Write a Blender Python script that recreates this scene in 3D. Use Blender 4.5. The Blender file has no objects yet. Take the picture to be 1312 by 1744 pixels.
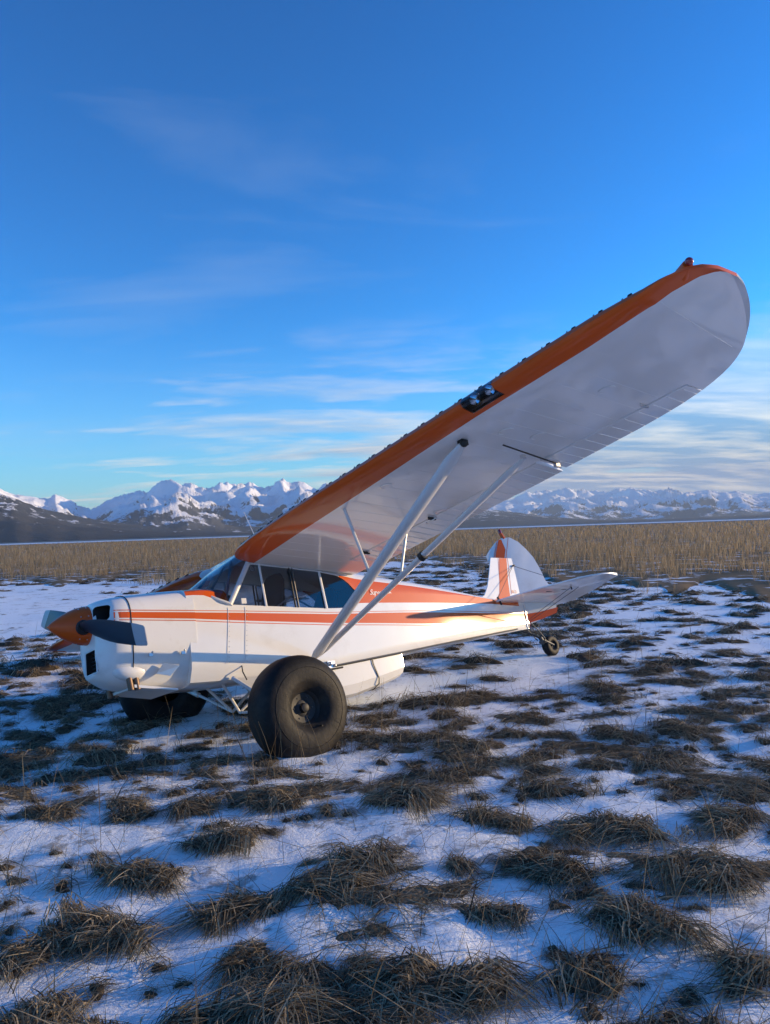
import bpy, bmesh, math, random
import numpy as np
from mathutils import Vector, Matrix, noise as mnoise

rng = np.random.default_rng(7)
random.seed(7)
SC = bpy.context.scene
COL = SC.collection
rad = math.radians

# ------------------------------------------------------------------ camera
EYE = 1.86
HAZE_DENSITY = 2.3e-5
cam_d = bpy.data.cameras.new('camera')
cam_d.sensor_fit = 'HORIZONTAL'
cam_d.sensor_width = 36.0
cam_d.lens = 35.95
cam_d.clip_start = 0.05
cam_d.clip_end = 90000
cam = bpy.data.objects.new('camera', cam_d)
COL.objects.link(cam)
RC = Matrix(((0.999451, 0.033137, 0.0), (0.000765, -0.02306, -0.999734), (-0.033128, 0.999185, -0.023073)))
cam.matrix_world = Matrix.Translation((0, 0, EYE)) @ RC.to_4x4()
SC.camera = cam

# ------------------------------------------------------------------ light
SUN_AZ, SUN_EL = 77.0, 9.0          # degrees right of the view axis, above the horizon
SUN_DIR = Vector((math.sin(rad(SUN_AZ)) * math.cos(rad(SUN_EL)), math.cos(rad(SUN_AZ)) * math.cos(rad(SUN_EL)), math.sin(rad(SUN_EL))))
sun_d = bpy.data.lights.new('sun', 'SUN')
sun_d.energy = 2.45
sun_d.angle = rad(0.5)
sun_d.color = (1.0, 0.73, 0.41)
sun = bpy.data.objects.new('sun', sun_d)
COL.objects.link(sun)
sun.rotation_euler = (-SUN_DIR).to_track_quat('-Z', 'Y').to_euler()

SC.view_settings.view_transform = 'Standard'
SC.view_settings.look = 'None'
SC.view_settings.gamma = 1.0
SC.view_settings.exposure = 1.42
SC.view_settings.use_curve_mapping = False
SC.cycles.use_denoising = True
SC.cycles.max_bounces = 6
SC.cycles.diffuse_bounces = 3
SC.cycles.glossy_bounces = 3
SC.cycles.transmission_bounces = 6
SC.cycles.transparent_max_bounces = 8
SC.cycles.volume_bounces = 0
SC.cycles.sample_clamp_indirect = 6.0


class NT:
    """small helper for node trees"""
    def __init__(self, tree):
        self.t = tree
        self.n = tree.nodes
        self.l = tree.links
        self.n.clear()

    def add(self, typ, **kw):
        nd = self.n.new(typ)
        ins = kw.pop('ins', {})
        for k, v in kw.items():
            setattr(nd, k, v)
        for k, v in ins.items():
            s = nd.inputs[k]
            if isinstance(v, bpy.types.NodeSocket):
                self.l.new(v, s)
            else:
                s.default_value = v
        return nd

    def math(self, op, a, b=None, c=None, clamp=False):
        nd = self.n.new('ShaderNodeMath')
        nd.operation = op
        nd.use_clamp = clamp
        for i, v in enumerate((a, b, c)):
            if v is None:
                continue
            if isinstance(v, bpy.types.NodeSocket):
                self.l.new(v, nd.inputs[i])
            else:
                nd.inputs[i].default_value = v
        return nd.outputs[0]

    def ramp(self, fac, stops, interp='LINEAR'):
        nd = self.n.new('ShaderNodeValToRGB')
        cr = nd.color_ramp
        cr.interpolation = interp
        while len(cr.elements) < len(stops):
            cr.elements.new(0.5)
        for e, (p, c) in zip(cr.elements, stops):
            e.position = p
            e.color = (c, c, c, 1) if isinstance(c, (int, float)) else (*c, 1)
        self.l.new(fac, nd.inputs[0])
        return nd.outputs[0]

    def mix(self, fac, a, b):
        nd = self.n.new('ShaderNodeMix')
        nd.data_type = 'RGBA'
        for s, v in ((nd.inputs['Factor'], fac), (nd.inputs[6], a), (nd.inputs[7], b)):
            if isinstance(v, bpy.types.NodeSocket):
                self.l.new(v, s)
            elif isinstance(v, (int, float)):
                s.default_value = v
            else:
                s.default_value = (*v, 1)
        return nd.outputs[2]

    def noise(self, vec, scale, detail=4, rough=0.55, dist=0.0):
        return self.add('ShaderNodeTexNoise', ins={'Vector': vec, 'Scale': scale, 'Detail': detail, 'Roughness': rough, 'Distortion': dist}).outputs[0]


# ------------------------------------------------------------------ world: clear winter sky with streaky cloud
world = bpy.data.worlds.new('World')
SC.world = world
world.use_nodes = True
W = NT(world.node_tree)
sky = W.add('ShaderNodeTexSky', sky_type='NISHITA')
sky.sun_disc = False
sky.sun_elevation = rad(SUN_EL)
sky.sun_rotation = rad(SUN_AZ)
sky.altitude = 0
sky.air_density = 1.0
sky.dust_density = 0.15
sky.ozone_density = 4.0
geo = W.add('ShaderNodeNewGeometry')
dirv = W.add('ShaderNodeVectorMath', operation='NORMALIZE', ins={0: W.add('ShaderNodeTexCoord').outputs['Generated']}).outputs[0]
sep = W.add('ShaderNodeSeparateXYZ', ins={0: dirv})
dz = W.math('MAXIMUM', sep.outputs[2], 0.0)
den = W.math('ADD', dz, 0.12)
px_ = W.math('DIVIDE', sep.outputs[0], den)
py_ = W.math('DIVIDE', sep.outputs[1], den)
cp = W.add('ShaderNodeCombineXYZ', ins={0: px_, 1: py_, 2: 0.0}).outputs[0]


def cloud_field(off, sc, rot, stretch, detail, rough, dist):
    v = W.add('ShaderNodeVectorMath', operation='ADD', ins={0: cp, 1: off}).outputs[0]
    v = W.add('ShaderNodeMapping', ins={0: v, 'Rotation': (0, 0, rad(rot)), 'Scale': (sc * stretch, sc, 1)}).outputs[0]
    return W.noise(v, 1.0, detail, rough, dist)


lowness = W.math('SUBTRACT', 1.0, W.math('MULTIPLY', dz, 3.6), clamp=True)          # cloud thickens towards the horizon
sunside = W.math('MULTIPLY_ADD', sep.outputs[0], 0.5, 0.5)                          # and towards the sunset side
# low stratocumulus bank
c1 = cloud_field((5.3, 5.9, 0), 1.75, 5, 0.42, 9, 0.54, 0.40)
c2 = cloud_field((5.3 + 0.16, 5.9 - 0.07, 0), 1.75, 5, 0.42, 9, 0.54, 0.40)
big = cloud_field((9.3, 1.7, 0), 0.35, 0, 0.8, 2, 0.5, 0.0)
cov = W.math('ADD', W.math('MULTIPLY', big, 0.55), W.math('MULTIPLY_ADD', lowness, 0.27, W.math('MULTIPLY', sunside, 1.0)))
fine = cloud_field((6.6, 2.2, 0), 6.5, -4, 0.45, 6, 0.60, 0.6)
c1 = W.math('MULTIPLY_ADD', W.math('SUBTRACT', fine, 0.5), 0.30, c1)
low = W.math('MULTIPLY', W.math('ADD', c1, W.math('SUBTRACT', cov, 1.295)), 4.4, clamp=True)
low = W.math('MULTIPLY', low, W.math('MULTIPLY', lowness, 1.25, clamp=True))
# thin high wisps
w1 = cloud_field((1.3, 8.8, 0), 2.6, -32, 0.30, 8, 0.62, 0.9)
wbig = cloud_field((4.4, 2.9, 0), 1.0, 20, 0.7, 3, 0.5, 0.3)
wisp = W.math('MULTIPLY', W.math('ADD', W.math('MULTIPLY', w1, 0.5), W.math('MULTIPLY_ADD', wbig, 0.75, -0.66)), 2.6, clamp=True)
wisp = W.math('MULTIPLY', wisp, 0.38)
lit = W.math('MULTIPLY_ADD', W.math('SUBTRACT', c1, c2), 4.0, W.math('MULTIPLY_ADD', low, -0.80, 0.92), clamp=True)
ccol = W.mix(lit, (1.35, 1.95, 3.1), (5.6, 4.95, 4.2))
skyb = W.add('ShaderNodeVectorMath', operation='MULTIPLY', ins={0: sky.outputs[0], 1: (0.33, 1.13, 1.70)}).outputs[0]      # the camera's white balance is cold
skyb = W.add('ShaderNodeGamma', ins={0: skyb, 1: 1.4}).outputs[0]                     # and its tone curve deepens the blue overhead
skyb = W.add('ShaderNodeVectorMath', operation='MULTIPLY', ins={0: skyb, 1: (1.25, 0.79, 0.545)}).outputs[0]
veil = W.math('MULTIPLY', W.math('POWER', lowness, 1.7), 0.52)                        # thin pale veil low in the sky
skyb = W.mix(veil, skyb, (2.5, 3.3, 4.1))
skyc = W.mix(wisp, skyb, (2.6, 3.2, 4.2))
skyc = W.mix(low, skyc, ccol)
bg = W.add('ShaderNodeBackground', ins={'Color': skyc, 'Strength': 0.073})
wo = W.add('ShaderNodeOutputWorld', ins={'Surface': bg.outputs[0]})

# ------------------------------------------------------------------ materials
MATS = {}


def pmat(name, col, rough=0.5, metal=0.0, spec=0.5, coat=0.0, coat_rough=0.05, var=0.0, var_scale=6.0, bump=0.0, bump_scale=40.0, col2=None, mask_scale=4.0, mask=(0.55, 0.7), emit=None):
    m = bpy.data.materials.new(name)
    m.use_nodes = True
    T = NT(m.node_tree)
    tc = T.add('ShaderNodeTexCoord').outputs['Object']
    b = T.add('ShaderNodeBsdfPrincipled', ins={'Roughness': rough, 'Metallic': metal, 'Specular IOR Level': spec, 'Coat Weight': coat, 'Coat Roughness': coat_rough})
    c = None
    base = (*col, 1)
    if var > 0:
        nz = T.noise(tc, var_scale, 5, 0.6)
        c = T.mix(nz, tuple(x * (1 - var) for x in col), tuple(min(1, x * (1 + var)) for x in col))
    if col2 is not None:
        mk = T.ramp(T.noise(tc, mask_scale, 6, 0.65), [(mask[0], 0.0), (mask[1], 1.0)])
        c = T.mix(mk, c if c is not None else col, col2)
    b.inputs['Coat IOR'].default_value = 1.75 if name == 'white_fabric' else 1.5
    if c is not None:
        T.l.new(c, b.inputs['Base Color'])
    else:
        b.inputs['Base Color'].default_value = base
    if bump > 0:
        bp = T.add('ShaderNodeBump', ins={'Strength': bump, 'Distance': 0.01, 'Height': T.noise(tc, bump_scale, 5, 0.6)})
        T.l.new(bp.outputs[0], b.inputs['Normal'])
    if emit:
        b.inputs['Emission Color'].default_value = (*emit[0], 1)
        b.inputs['Emission Strength'].default_value = emit[1]
    T.add('ShaderNodeOutputMaterial', ins={'Surface': b.outputs[0]})
    MATS[name] = m
    return m


WHITE = pmat('white_paint', (0.78, 0.77, 0.74), 0.45, spec=0.3, coat=0.5, coat_rough=0.07, var=0.05, var_scale=3.0, col2=(0.60, 0.57, 0.52), mask_scale=3.0, mask=(0.55, 0.82), bump=0.05, bump_scale=5.0)
FABRIC = pmat('white_fabric', (0.78, 0.77, 0.74), 0.55, spec=0.25, coat=1.0, coat_rough=0.125, var=0.05, var_scale=2.5, col2=(0.66, 0.63, 0.58), mask_scale=2.2, mask=(0.54, 0.80), bump=0.03, bump_scale=3.2)
WINGW = pmat('wing_white', (0.80, 0.80, 0.79), 0.30, coat=0.8, coat_rough=0.05, var=0.03, var_scale=1.6, bump=0.03, bump_scale=2.2)
ORANGE = pmat('orange_paint', (0.62, 0.090, 0.006), 0.5, spec=0.2, coat=0.45, coat_rough=0.07, var=0.06, var_scale=3.0, bump=0.05, bump_scale=5.0)
ALU = pmat('brushed_metal', (0.62, 0.62, 0.62), 0.33, metal=1.0, var=0.12, var_scale=14)
STEELW = pmat('strut_paint', (0.66, 0.66, 0.66), 0.30, coat=0.5, var=0.06, var_scale=9)
BLADE = pmat('prop_blade_paint', (0.012, 0.016, 0.026), 0.38, spec=0.4, var=0.25, var_scale=18)
BLADEBACK = pmat('prop_tip_paint', (0.34, 0.35, 0.38), 0.4)
BLACK = pmat('black_rubber', (0.014, 0.014, 0.015), 0.6, var=0.2, var_scale=12)
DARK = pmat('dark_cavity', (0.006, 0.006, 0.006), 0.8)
RUST = pmat('exhaust_steel', (0.16, 0.11, 0.08), 0.5, metal=0.8, var=0.3, var_scale=25)
WIRE = pmat('steel_wire', (0.10, 0.10, 0.10), 0.5, metal=0.6)
SEAT = pmat('seat_fabric', (0.016, 0.019, 0.028), 0.9, var=0.3, var_scale=20)
LINING = pmat('cabin_lining', (0.07, 0.07, 0.075), 0.85, var=0.2, var_scale=9)
GREYTUBE = pmat('cabin_tube', (0.22, 0.22, 0.23), 0.5)
REDLENS = pmat('red_lens', (0.25, 0.008, 0.008), 0.15, coat=1.0)
BEIGE = pmat('gear_cloth', (0.55, 0.54, 0.50), 0.6, var=0.1, var_scale=8)
SILV = pmat('reflector', (0.85, 0.86, 0.88), 0.12, metal=1.0)
FINLET = pmat('fin_letter', (0.60, 0.13, 0.03), 0.4)
TYRE = pmat('tyre_rubber', (0.011, 0.011, 0.012), 0.6, spec=0.22, col2=(0.046, 0.038, 0.030), mask_scale=3.5, mask=(0.48, 0.78), bump=0.35, bump_scale=26)


def glass_mat(name, tint, refl_rough=0.02):
    m = bpy.data.materials.new(name)
    m.use_nodes = True
    T = NT(m.node_tree)
    fr = T.add('ShaderNodeFresnel', ins={'IOR': 1.5}).outputs[0]
    tr = T.add('ShaderNodeBsdfTransparent', ins={'Color': (*tint, 1)})
    gl = T.add('ShaderNodeBsdfGlossy', ins={'Color': (1, 1, 1, 1), 'Roughness': refl_rough})
    mx = T.add('ShaderNodeMixShader', ins={0: T.math('MULTIPLY_ADD', fr, 1.1, 0.02, clamp=True), 1: tr.outputs[0], 2: gl.outputs[0]})
    T.add('ShaderNodeOutputMaterial', ins={'Surface': mx.outputs[0]})
    return m


GLASS = glass_mat('window_glass', (0.80, 0.83, 0.85))
SMOKE = glass_mat('smoked_glass', (0.46, 0.52, 0.57))


# ------------------------------------------------------------------ mesh helpers
def tag(o, label=None, cat=None, group=None, kind=None):
    for k, v in (('label', label), ('category', cat), ('group', group), ('kind', kind)):
        if v:
            o[k] = v
    return o


def raw_obj(name, verts, faces, mats, parent=None, smooth=40, fm=None, recalc=True):
    me = bpy.data.meshes.new(name)
    me.from_pydata([tuple(map(float, v)) for v in verts], [], [tuple(f) for f in faces])
    for m in (mats if isinstance(mats, (list, tuple)) else [mats]):
        me.materials.append(m)
    if fm is not None:
        me.polygons.foreach_set('material_index', np.array(fm, dtype=np.int32))
    if recalc:
        bm = bmesh.new()
        bm.from_mesh(me)
        bmesh.ops.remove_doubles(bm, verts=bm.verts, dist=1e-5)
        bmesh.ops.recalc_face_normals(bm, faces=bm.faces)
        bm.to_mesh(me)
        bm.free()
    if smooth:
        me.shade_smooth()
        me.set_sharp_from_angle(angle=rad(smooth))
    o = bpy.data.objects.new(name, me)
    COL.objects.link(o)
    if parent is not None:
        o.parent = parent
    return o


def np_mesh(name, V, F, mat, parent=None):
    """big triangle/quad meshes straight from numpy"""
    me = bpy.data.meshes.new(name)
    k = F.shape[1]
    me.vertices.add(len(V))
    me.vertices.foreach_set('co', np.ascontiguousarray(V, dtype=np.float32).ravel())
    me.loops.add(F.size)
    me.loops.foreach_set('vertex_index', np.ascontiguousarray(F, dtype=np.int32).ravel())
    me.polygons.add(len(F))
    me.polygons.foreach_set('loop_start', np.arange(0, F.size, k, dtype=np.int32))
    me.materials.append(mat)
    me.update(calc_edges=True)
    o = bpy.data.objects.new(name, me)
    COL.objects.link(o)
    if parent is not None:
        o.parent = parent
    return o


# ------------------------------------------------------------------ ground
def vnoise(x, y, seed=0):
    """smooth value noise, vectorised, -1..1"""
    xi, yi = np.floor(x).astype(np.int64), np.floor(y).astype(np.int64)
    fx, fy = x - xi, y - yi
    fx, fy = fx * fx * fx * (fx * (fx * 6 - 15) + 10), fy * fy * fy * (fy * (fy * 6 - 15) + 10)

    def h(i, j):
        n = (i * 374761393 + j * 668265263 + seed * 2147483647) & 0xFFFFFFFF
        n = ((n ^ (n >> 13)) * 1274126177) & 0xFFFFFFFF
        n = (n ^ (n >> 16)) & 0xFFFFFF
        return n / float(0xFFFFFF) * 2 - 1
    return (h(xi, yi) * (1 - fx) + h(xi + 1, yi) * fx) * (1 - fy) + (h(xi, yi + 1) * (1 - fx) + h(xi + 1, yi + 1) * fx) * fy


def gz_arr(x, y):
    """height of the ground (numpy)"""
    x, y = np.asarray(x, float), np.asarray(y, float)
    r = np.hypot(x, y)
    z = np.interp(y, [-40, 0, 6.4, 10.9, 26, 60], [0, -0.05, -0.06, 0.055, 0.0, 0.0])
    z = z * np.clip(1 - np.abs(x) / 60.0, 0, 1)
    f1, f2 = np.clip(1 - r / 160.0, 0, 1), np.clip(1 - r / 30.0, 0, 1)
    z = z + f1 * 0.030 * vnoise(x / 1.3, y / 1.3, 1) + f2 * (0.020 * vnoise(x / .52 + 7, y / .52, 2) + 0.015 * vnoise(x / .21, y / .21 + 3, 3) + 0.008 * vnoise(x / .09, y / .09 + 3, 4))
    return z


na = 760
radii = np.concatenate([[0.0], np.geomspace(0.5, 60, 220), np.geomspace(66, 45000, 60)])
ang = np.linspace(0, 2 * np.pi, na, endpoint=False)
RR, AA = np.meshgrid(radii, ang, indexing='ij')
GX, GY = RR * np.sin(AA), RR * np.cos(AA)
GZ = gz_arr(GX, GY)
gv = np.stack([GX, GY, GZ], -1).reshape(-1, 3)
ii, jj = np.meshgrid(np.arange(len(radii) - 1), np.arange(na), indexing='ij')
j2 = (jj + 1) % na
gf = np.stack([ii * na + jj, ii * na + j2, (ii + 1) * na + j2, (ii + 1) * na + jj], -1).reshape(-1, 4)[:, ::-1]

m = bpy.data.materials.new('snow_ground')
m.use_nodes = True
T = NT(m.node_tree)
pos = T.add('ShaderNodeNewGeometry').outputs['Position']
sp = T.add('ShaderNodeSeparateXYZ', ins={0: pos})
flat = T.add('ShaderNodeCombineXYZ', ins={0: sp.outputs[0], 1: sp.outputs[1], 2: 0.0}).outputs[0]
dist = T.add('ShaderNodeVectorMath', operation='LENGTH', ins={0: flat}).outputs['Value']
n1 = T.noise(flat, 1.3, 6, 0.62)
n2 = T.noise(flat, 9.0, 6, 0.7)
n3 = T.noise(flat, 55.0, 4, 0.7)
snowc = T.mix(n1, (0.86, 0.91, 0.95), (0.95, 0.96, 0.97))
# bare litter showing through thin snow
lit_ = T.ramp(T.math('ADD', T.math('MULTIPLY', n1, 0.55), T.math('MULTIPLY', n2, 0.45)), [(0.535, 0.0), (0.585, 1.0)])
soil = T.mix(n3, (0.07, 0.054, 0.04), (0.26, 0.20, 0.13))
near = T.mix(T.math('MULTIPLY', lit_, 0.62), snowc, soil)
# the flats beyond the reeds: dead brown ground with snow patches
fn = T.noise(T.add('ShaderNodeMapping', ins={0: flat, 'Scale': (0.0016, 0.0040, 1)}).outputs[0], 1.0, 6, 0.65)
fcol = T.mix(T.ramp(fn, [(0.50, 0.0), (0.58, 1.0)]), (0.052, 0.044, 0.038), (0.17, 0.16, 0.15))
far_f = T.ramp(T.math('MULTIPLY', dist, 1 / 1000.0), [(0.40, 0.0), (0.46, 1.0)])
gcol = T.mix(far_f, near, fcol)
n4 = T.noise(flat, 26.0, 5, 0.75, 0.8)
hgt = T.math('ADD', T.math('MULTIPLY', n2, 0.6), T.math('MULTIPLY_ADD', n4, 0.45, T.math('MULTIPLY', n3, 0.22)))
bp = T.add('ShaderNodeBump', ins={'Strength': 0.62, 'Distance': 0.05, 'Height': hgt})
b = T.add('ShaderNodeBsdfPrincipled', ins={'Base Color': gcol, 'Roughness': 0.55, 'Specular IOR Level': 0.3, 'Normal': bp.outputs[0]})
T.add('ShaderNodeOutputMaterial', ins={'Surface': b.outputs[0]})
ground = np_mesh('ground', gv, gf, m)
ground.data.shade_smooth()
tag(ground, 'flat snow covered marsh ground with thin crusted snow', kind='structure')

# frozen river: a long pale strip far beyond the reeds
m = bpy.data.materials.new('river_ice')
m.use_nodes = True
T = NT(m.node_tree)
pos = T.add('ShaderNodeNewGeometry').outputs['Position']
rn = T.noise(T.add('ShaderNodeMapping', ins={0: pos, 'Scale': (0.006, 0.012, 1)}).outputs[0], 1.0, 5, 0.7)
rc = T.mix(T.ramp(rn, [(0.42, 0.0), (0.60, 1.0)]), (0.86, 0.87, 0.90), (0.42, 0.40, 0.40))
b = T.add('ShaderNodeBsdfPrincipled', ins={'Base Color': rc, 'Roughness': 0.5})
T.add('ShaderNodeOutputMaterial', ins={'Surface': b.outputs[0]})
rv, rf = [], []
xs = np.linspace(-6000, 7000, 261)
for k, x in enumerate(xs):
    y0 = 560 + 0.02 * x + 40 * math.sin(x / 310.0) + 25 * math.sin(x / 97.0)
    wd = 420 + 130 * math.sin(x / 530.0 + 1.0) + 60 * math.sin(x / 160.0)
    for s in range(4):
        rv.append((x, y0 + wd * s / 3, 0.06))
for k in range(len(xs) - 1):
    for s in range(3):
        a = k * 4 + s
        rf.append((a, a + 4, a + 5, a + 1))
river = raw_obj('frozen_river', rv, rf, m, smooth=0)
tag(river, 'pale frozen river strip beyond the brown reed field', kind='structure')


# ------------------------------------------------------------------ mountains
def px_dir(px, py):
    d = Vector(((px - 656.0) / 1310.0, -(py - 872.0) / 1310.0, -1.0))
    w = RC @ d
    return math.atan2(w.x, w.y), w.z / math.hypot(w.x, w.y)


def mountain_mat(name, snow_lo, snow_hi, rock, shrub, vert=1.0, sc=1.0):
    m = bpy.data.materials.new(name)
    m.use_nodes = True
    T = NT(m.node_tree)
    g = T.add('ShaderNodeNewGeometry')
    pos = g.outputs['Position']
    z = T.add('ShaderNodeSeparateXYZ', ins={0: pos}).outputs[2]
    nz = T.add('ShaderNodeSeparateXYZ', ins={0: g.outputs['Normal']}).outputs[2]
    a = T.noise(pos, 0.0022 * sc, 7, 0.68)
    bb = T.noise(T.add('ShaderNodeMapping', ins={0: pos, 'Scale': (1, 1, 0.25)}).outputs[0], 0.011 * sc, 6, 0.72)
    alt = T.math('DIVIDE', T.math('SUBTRACT', z, snow_lo), snow_hi - snow_lo)
    cover = T.math('ADD', alt, T.math('ADD', T.math('MULTIPLY_ADD', a, 1.7, -0.85), T.math('MULTIPLY_ADD', bb, 1.1, -0.55)))
    cover = T.math('ADD', cover, T.math('MULTIPLY_ADD', nz, 1.6, -1.22))
    sn = T.ramp(cover, [(0.36, 0.0), (0.46, 0.85), (0.85, 1.0)])
    low = T.ramp(T.math('DIVIDE', z, snow_lo + 1.0), [(0.25, 0.0), (0.9, 1.0)])
    rk = T.mix(bb, tuple(x * 0.6 for x in rock), tuple(x * 1.4 for x in rock))
    ground_ = T.mix(low, T.mix(a, tuple(x * 0.7 for x in shrub), tuple(x * 1.3 for x in shrub)), rk)
    col = T.mix(sn, ground_, (0.86, 0.87, 0.90))
    bp = T.add('ShaderNodeBump', ins={'Strength': 0.8, 'Distance': 30.0, 'Height': bb})
    b = T.add('ShaderNodeBsdfPrincipled', ins={'Base Color': col, 'Roughness': 0.8, 'Specular IOR Level': 0.1, 'Normal': bp.outputs[0]})
    T.add('ShaderNodeOutputMaterial', ins={'Surface': b.outputs[0]})
    return m


def mountain_range(name, label, prof, dist, front, back, mat, n_az, n_r, rug, seed, power=1.5, spur=2300.0):
    """a range whose crest, seen from the airfield, follows the listed skyline"""
    pa = np.array([px_dir(x, y) for x, y in prof])
    az = np.linspace(pa[0, 0], pa[-1, 0], n_az)
    el = np.interp(az, pa[:, 0], pa[:, 1])
    s_all = np.concatenate([np.linspace(0, 1, n_r), 1 + np.linspace(0, 1, 14)[1:]])
    V, F = [], []
    off = Vector((seed * 13.7, seed * 7.3, seed * 3.1))
    for i, (a, e) in enumerate(zip(az, el)):
        # the crest line wanders in distance so that the range has depth
        dc = dist * (1 + 0.10 * mnoise.noise(Vector((a * 9.0, seed, 0))) + 0.03 * mnoise.noise(Vector((a * 37.0, seed, 5))))
        jag = .040 * mnoise.noise(Vector((a * 170.0, seed, 1))) + .026 * mnoise.noise(Vector((a * 430.0, seed, 2)))
        H = max(0.0, e) * dc * .965
        for s in s_all:
            if s <= 1:
                r = dc - front * (1 - s)
            else:
                r = dc + back * (s - 1)
            x, y = r * math.sin(a), r * math.cos(a)
            p = Vector((x / spur, y / spur, 0)) + off
            p = p + 0.35 * mnoise.noise_vector(p * 0.8)
            rd = 1.0 - abs(mnoise.noise(p)) * 2.0                      # sharp spurs
            rd2 = 1.0 - abs(mnoise.noise(p * 2.3 + Vector((4, 1, 0)))) * 2.0
            fb = mnoise.fractal(p * 3.4, 0.9, 2.1, 6)
            if s <= 1:
                base = s ** power
                rd3 = 1.0 - abs(mnoise.noise(p * 5.1 + Vector((1, 7, 0)))) * 2.0
                det = (0.46 * (rd - 0.55) + 0.24 * (rd2 - 0.55) + 0.10 * (rd3 - 0.55)) * rug * math.sin(math.pi * min(1, s * 0.98)) ** 0.8
                hh = H * (base + det * min(1.0, 0.25 + s)) + H * 0.075 * fb * min(1, 3 * s) * (1.0 if s < 0.97 else 0.55)
            else:
                hh = H * max(0.0, 1 - (s - 1) ** 1.2) + H * 0.05 * fb
            hh += H * jag * math.exp(-((s - 1) / .055) ** 2)            # broken crest
            if s == 0 or s >= 2:
                hh = -25.0
            V.append((x, y, hh))
    n = len(s_all)
    F = [(i * n + k, (i + 1) * n + k, (i + 1) * n + k + 1, i * n + k + 1) for i in range(n_az - 1) for k in range(n - 1)]
    o = np_mesh(name, np.array(V), np.array(F, dtype=np.int32)[:, ::-1], mat)
    o.data.shade_smooth()
    return tag(o, label, kind='structure')


MM1 = mountain_mat('alpine_near', 150, 760, (0.062, 0.064, 0.072), (0.046, 0.044, 0.046))
MM2 = mountain_mat('alpine_far', 120, 900, (0.065, 0.070, 0.08), (0.045, 0.046, 0.052), sc=0.8)
MM3 = mountain_mat('foothill', 330, 1300, (0.042, 0.044, 0.050), (0.042, 0.040, 0.042))
left_prof = [(-900, 850), (-760, 815), (-640, 842), (-520, 806), (-400, 836), (-270, 812), (-150, 838), (-70, 812), (3, 833), (27, 844), (50, 848), (82, 848), (94, 840), (114, 849), (133, 861), (155, 868), (174, 858), (201, 845), (238, 833), (249, 837), (262, 828), (274, 821), (288, 819), (311, 826), (325, 824), (338, 828), (366, 826), (389, 822), (407, 827), (425, 818), (441, 826), (462, 823), (474, 816), (482, 811), (494, 819), (510, 818), (525, 826), (540, 833), (556, 820), (574, 824), (600, 838), (640, 832), (680, 850), (720, 862), (770, 880), (800, 897)]
mountain_range('mountain_range', 'jagged snowy mountain range with sunlit peaks at the left', left_prof, 17000, 9500, 4000, MM1, 760, 100, 1.02, 3.0, spur=1900.0)
right_prof = [(640, 893), (700, 862), (760, 848), (810, 860), (858, 857), (878, 850), (897, 843), (929, 834), (948, 836), (968, 833), (990, 835), (1015, 832), (1034, 835), (1054, 831), (1075, 834), (1097, 834), (1117, 836), (1136, 834), (1152, 837), (1167, 839), (1187, 837), (1206, 836), (1229, 840), (1255, 837), (1280, 842), (1311, 840), (1400, 830), (1500, 836), (1600, 822), (1720, 828), (1850, 835), (2000, 850)]
mountain_range('mountain_range', 'long even snowy ridge low on the horizon at the right', right_prof, 30000, 13000, 5000, MM2, 640, 80, 1.2, 8.0, power=1.35, spur=2400.0)
hill_l = [(-900, 800), (-600, 812), (-300, 822), (-120, 832), (-60, 830), (0, 838), (22, 843), (40, 852), (80, 866), (120, 876), (160, 884), (230, 893), (320, 901), (420, 906), (520, 907)]
mountain_range('foothill', 'dark bare foothill sloping down below the left snowy peaks', hill_l, 9500, 5200, 2500, MM3, 260, 46, 0.55, 5.0, power=1.2, spur=1300.0)
hill_r = [(600, 899), (660, 882), (720, 866), (780, 860), (830, 866), (880, 872), (930, 878), (980, 883), (1040, 885), (1120, 884), (1200, 880), (1290, 876), (1400, 872), (1550, 868), (1700, 872)]
mountain_range('foothill', 'low blue foothill under the long snowy ridge at the right', hill_r, 16000, 6000, 3000, MM3, 260, 40, 0.4, 11.0, power=1.1, spur=1800.0)

# ------------------------------------------------------------------ haze: the cold air between here and the mountains
hz = bpy.data.materials.new('haze_air')
hz.use_nodes = True
T = NT(hz.node_tree)
pv = T.add('ShaderNodeVolumePrincipled', ins={'Color': (0.74, 0.88, 1.0, 1), 'Density': HAZE_DENSITY, 'Anisotropy': 0.0})
T.add('ShaderNodeOutputMaterial', ins={'Volume': pv.outputs[0]})
hx, hy0, hy1, hz0, hz1 = 44000, -44000, 44000, -60.0, max(max(v.co.z for v in o.data.vertices) for o in COL.objects if o.type == 'MESH' and o.name.startswith(('mountain', 'foothill'))) + 30.0
hv = [(sx * hx, yy, zz) for zz in (hz0, hz1) for yy in (hy0, hy1) for sx in (-1, 1)]
hf = [(0, 1, 3, 2), (4, 6, 7, 5), (0, 4, 5, 1), (2, 3, 7, 6), (0, 2, 6, 4), (1, 5, 7, 3)]
haze = raw_obj('haze', hv, hf, hz, smooth=0)
tag(haze, 'thin cold blue haze in the far air', kind='stuff')

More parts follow.
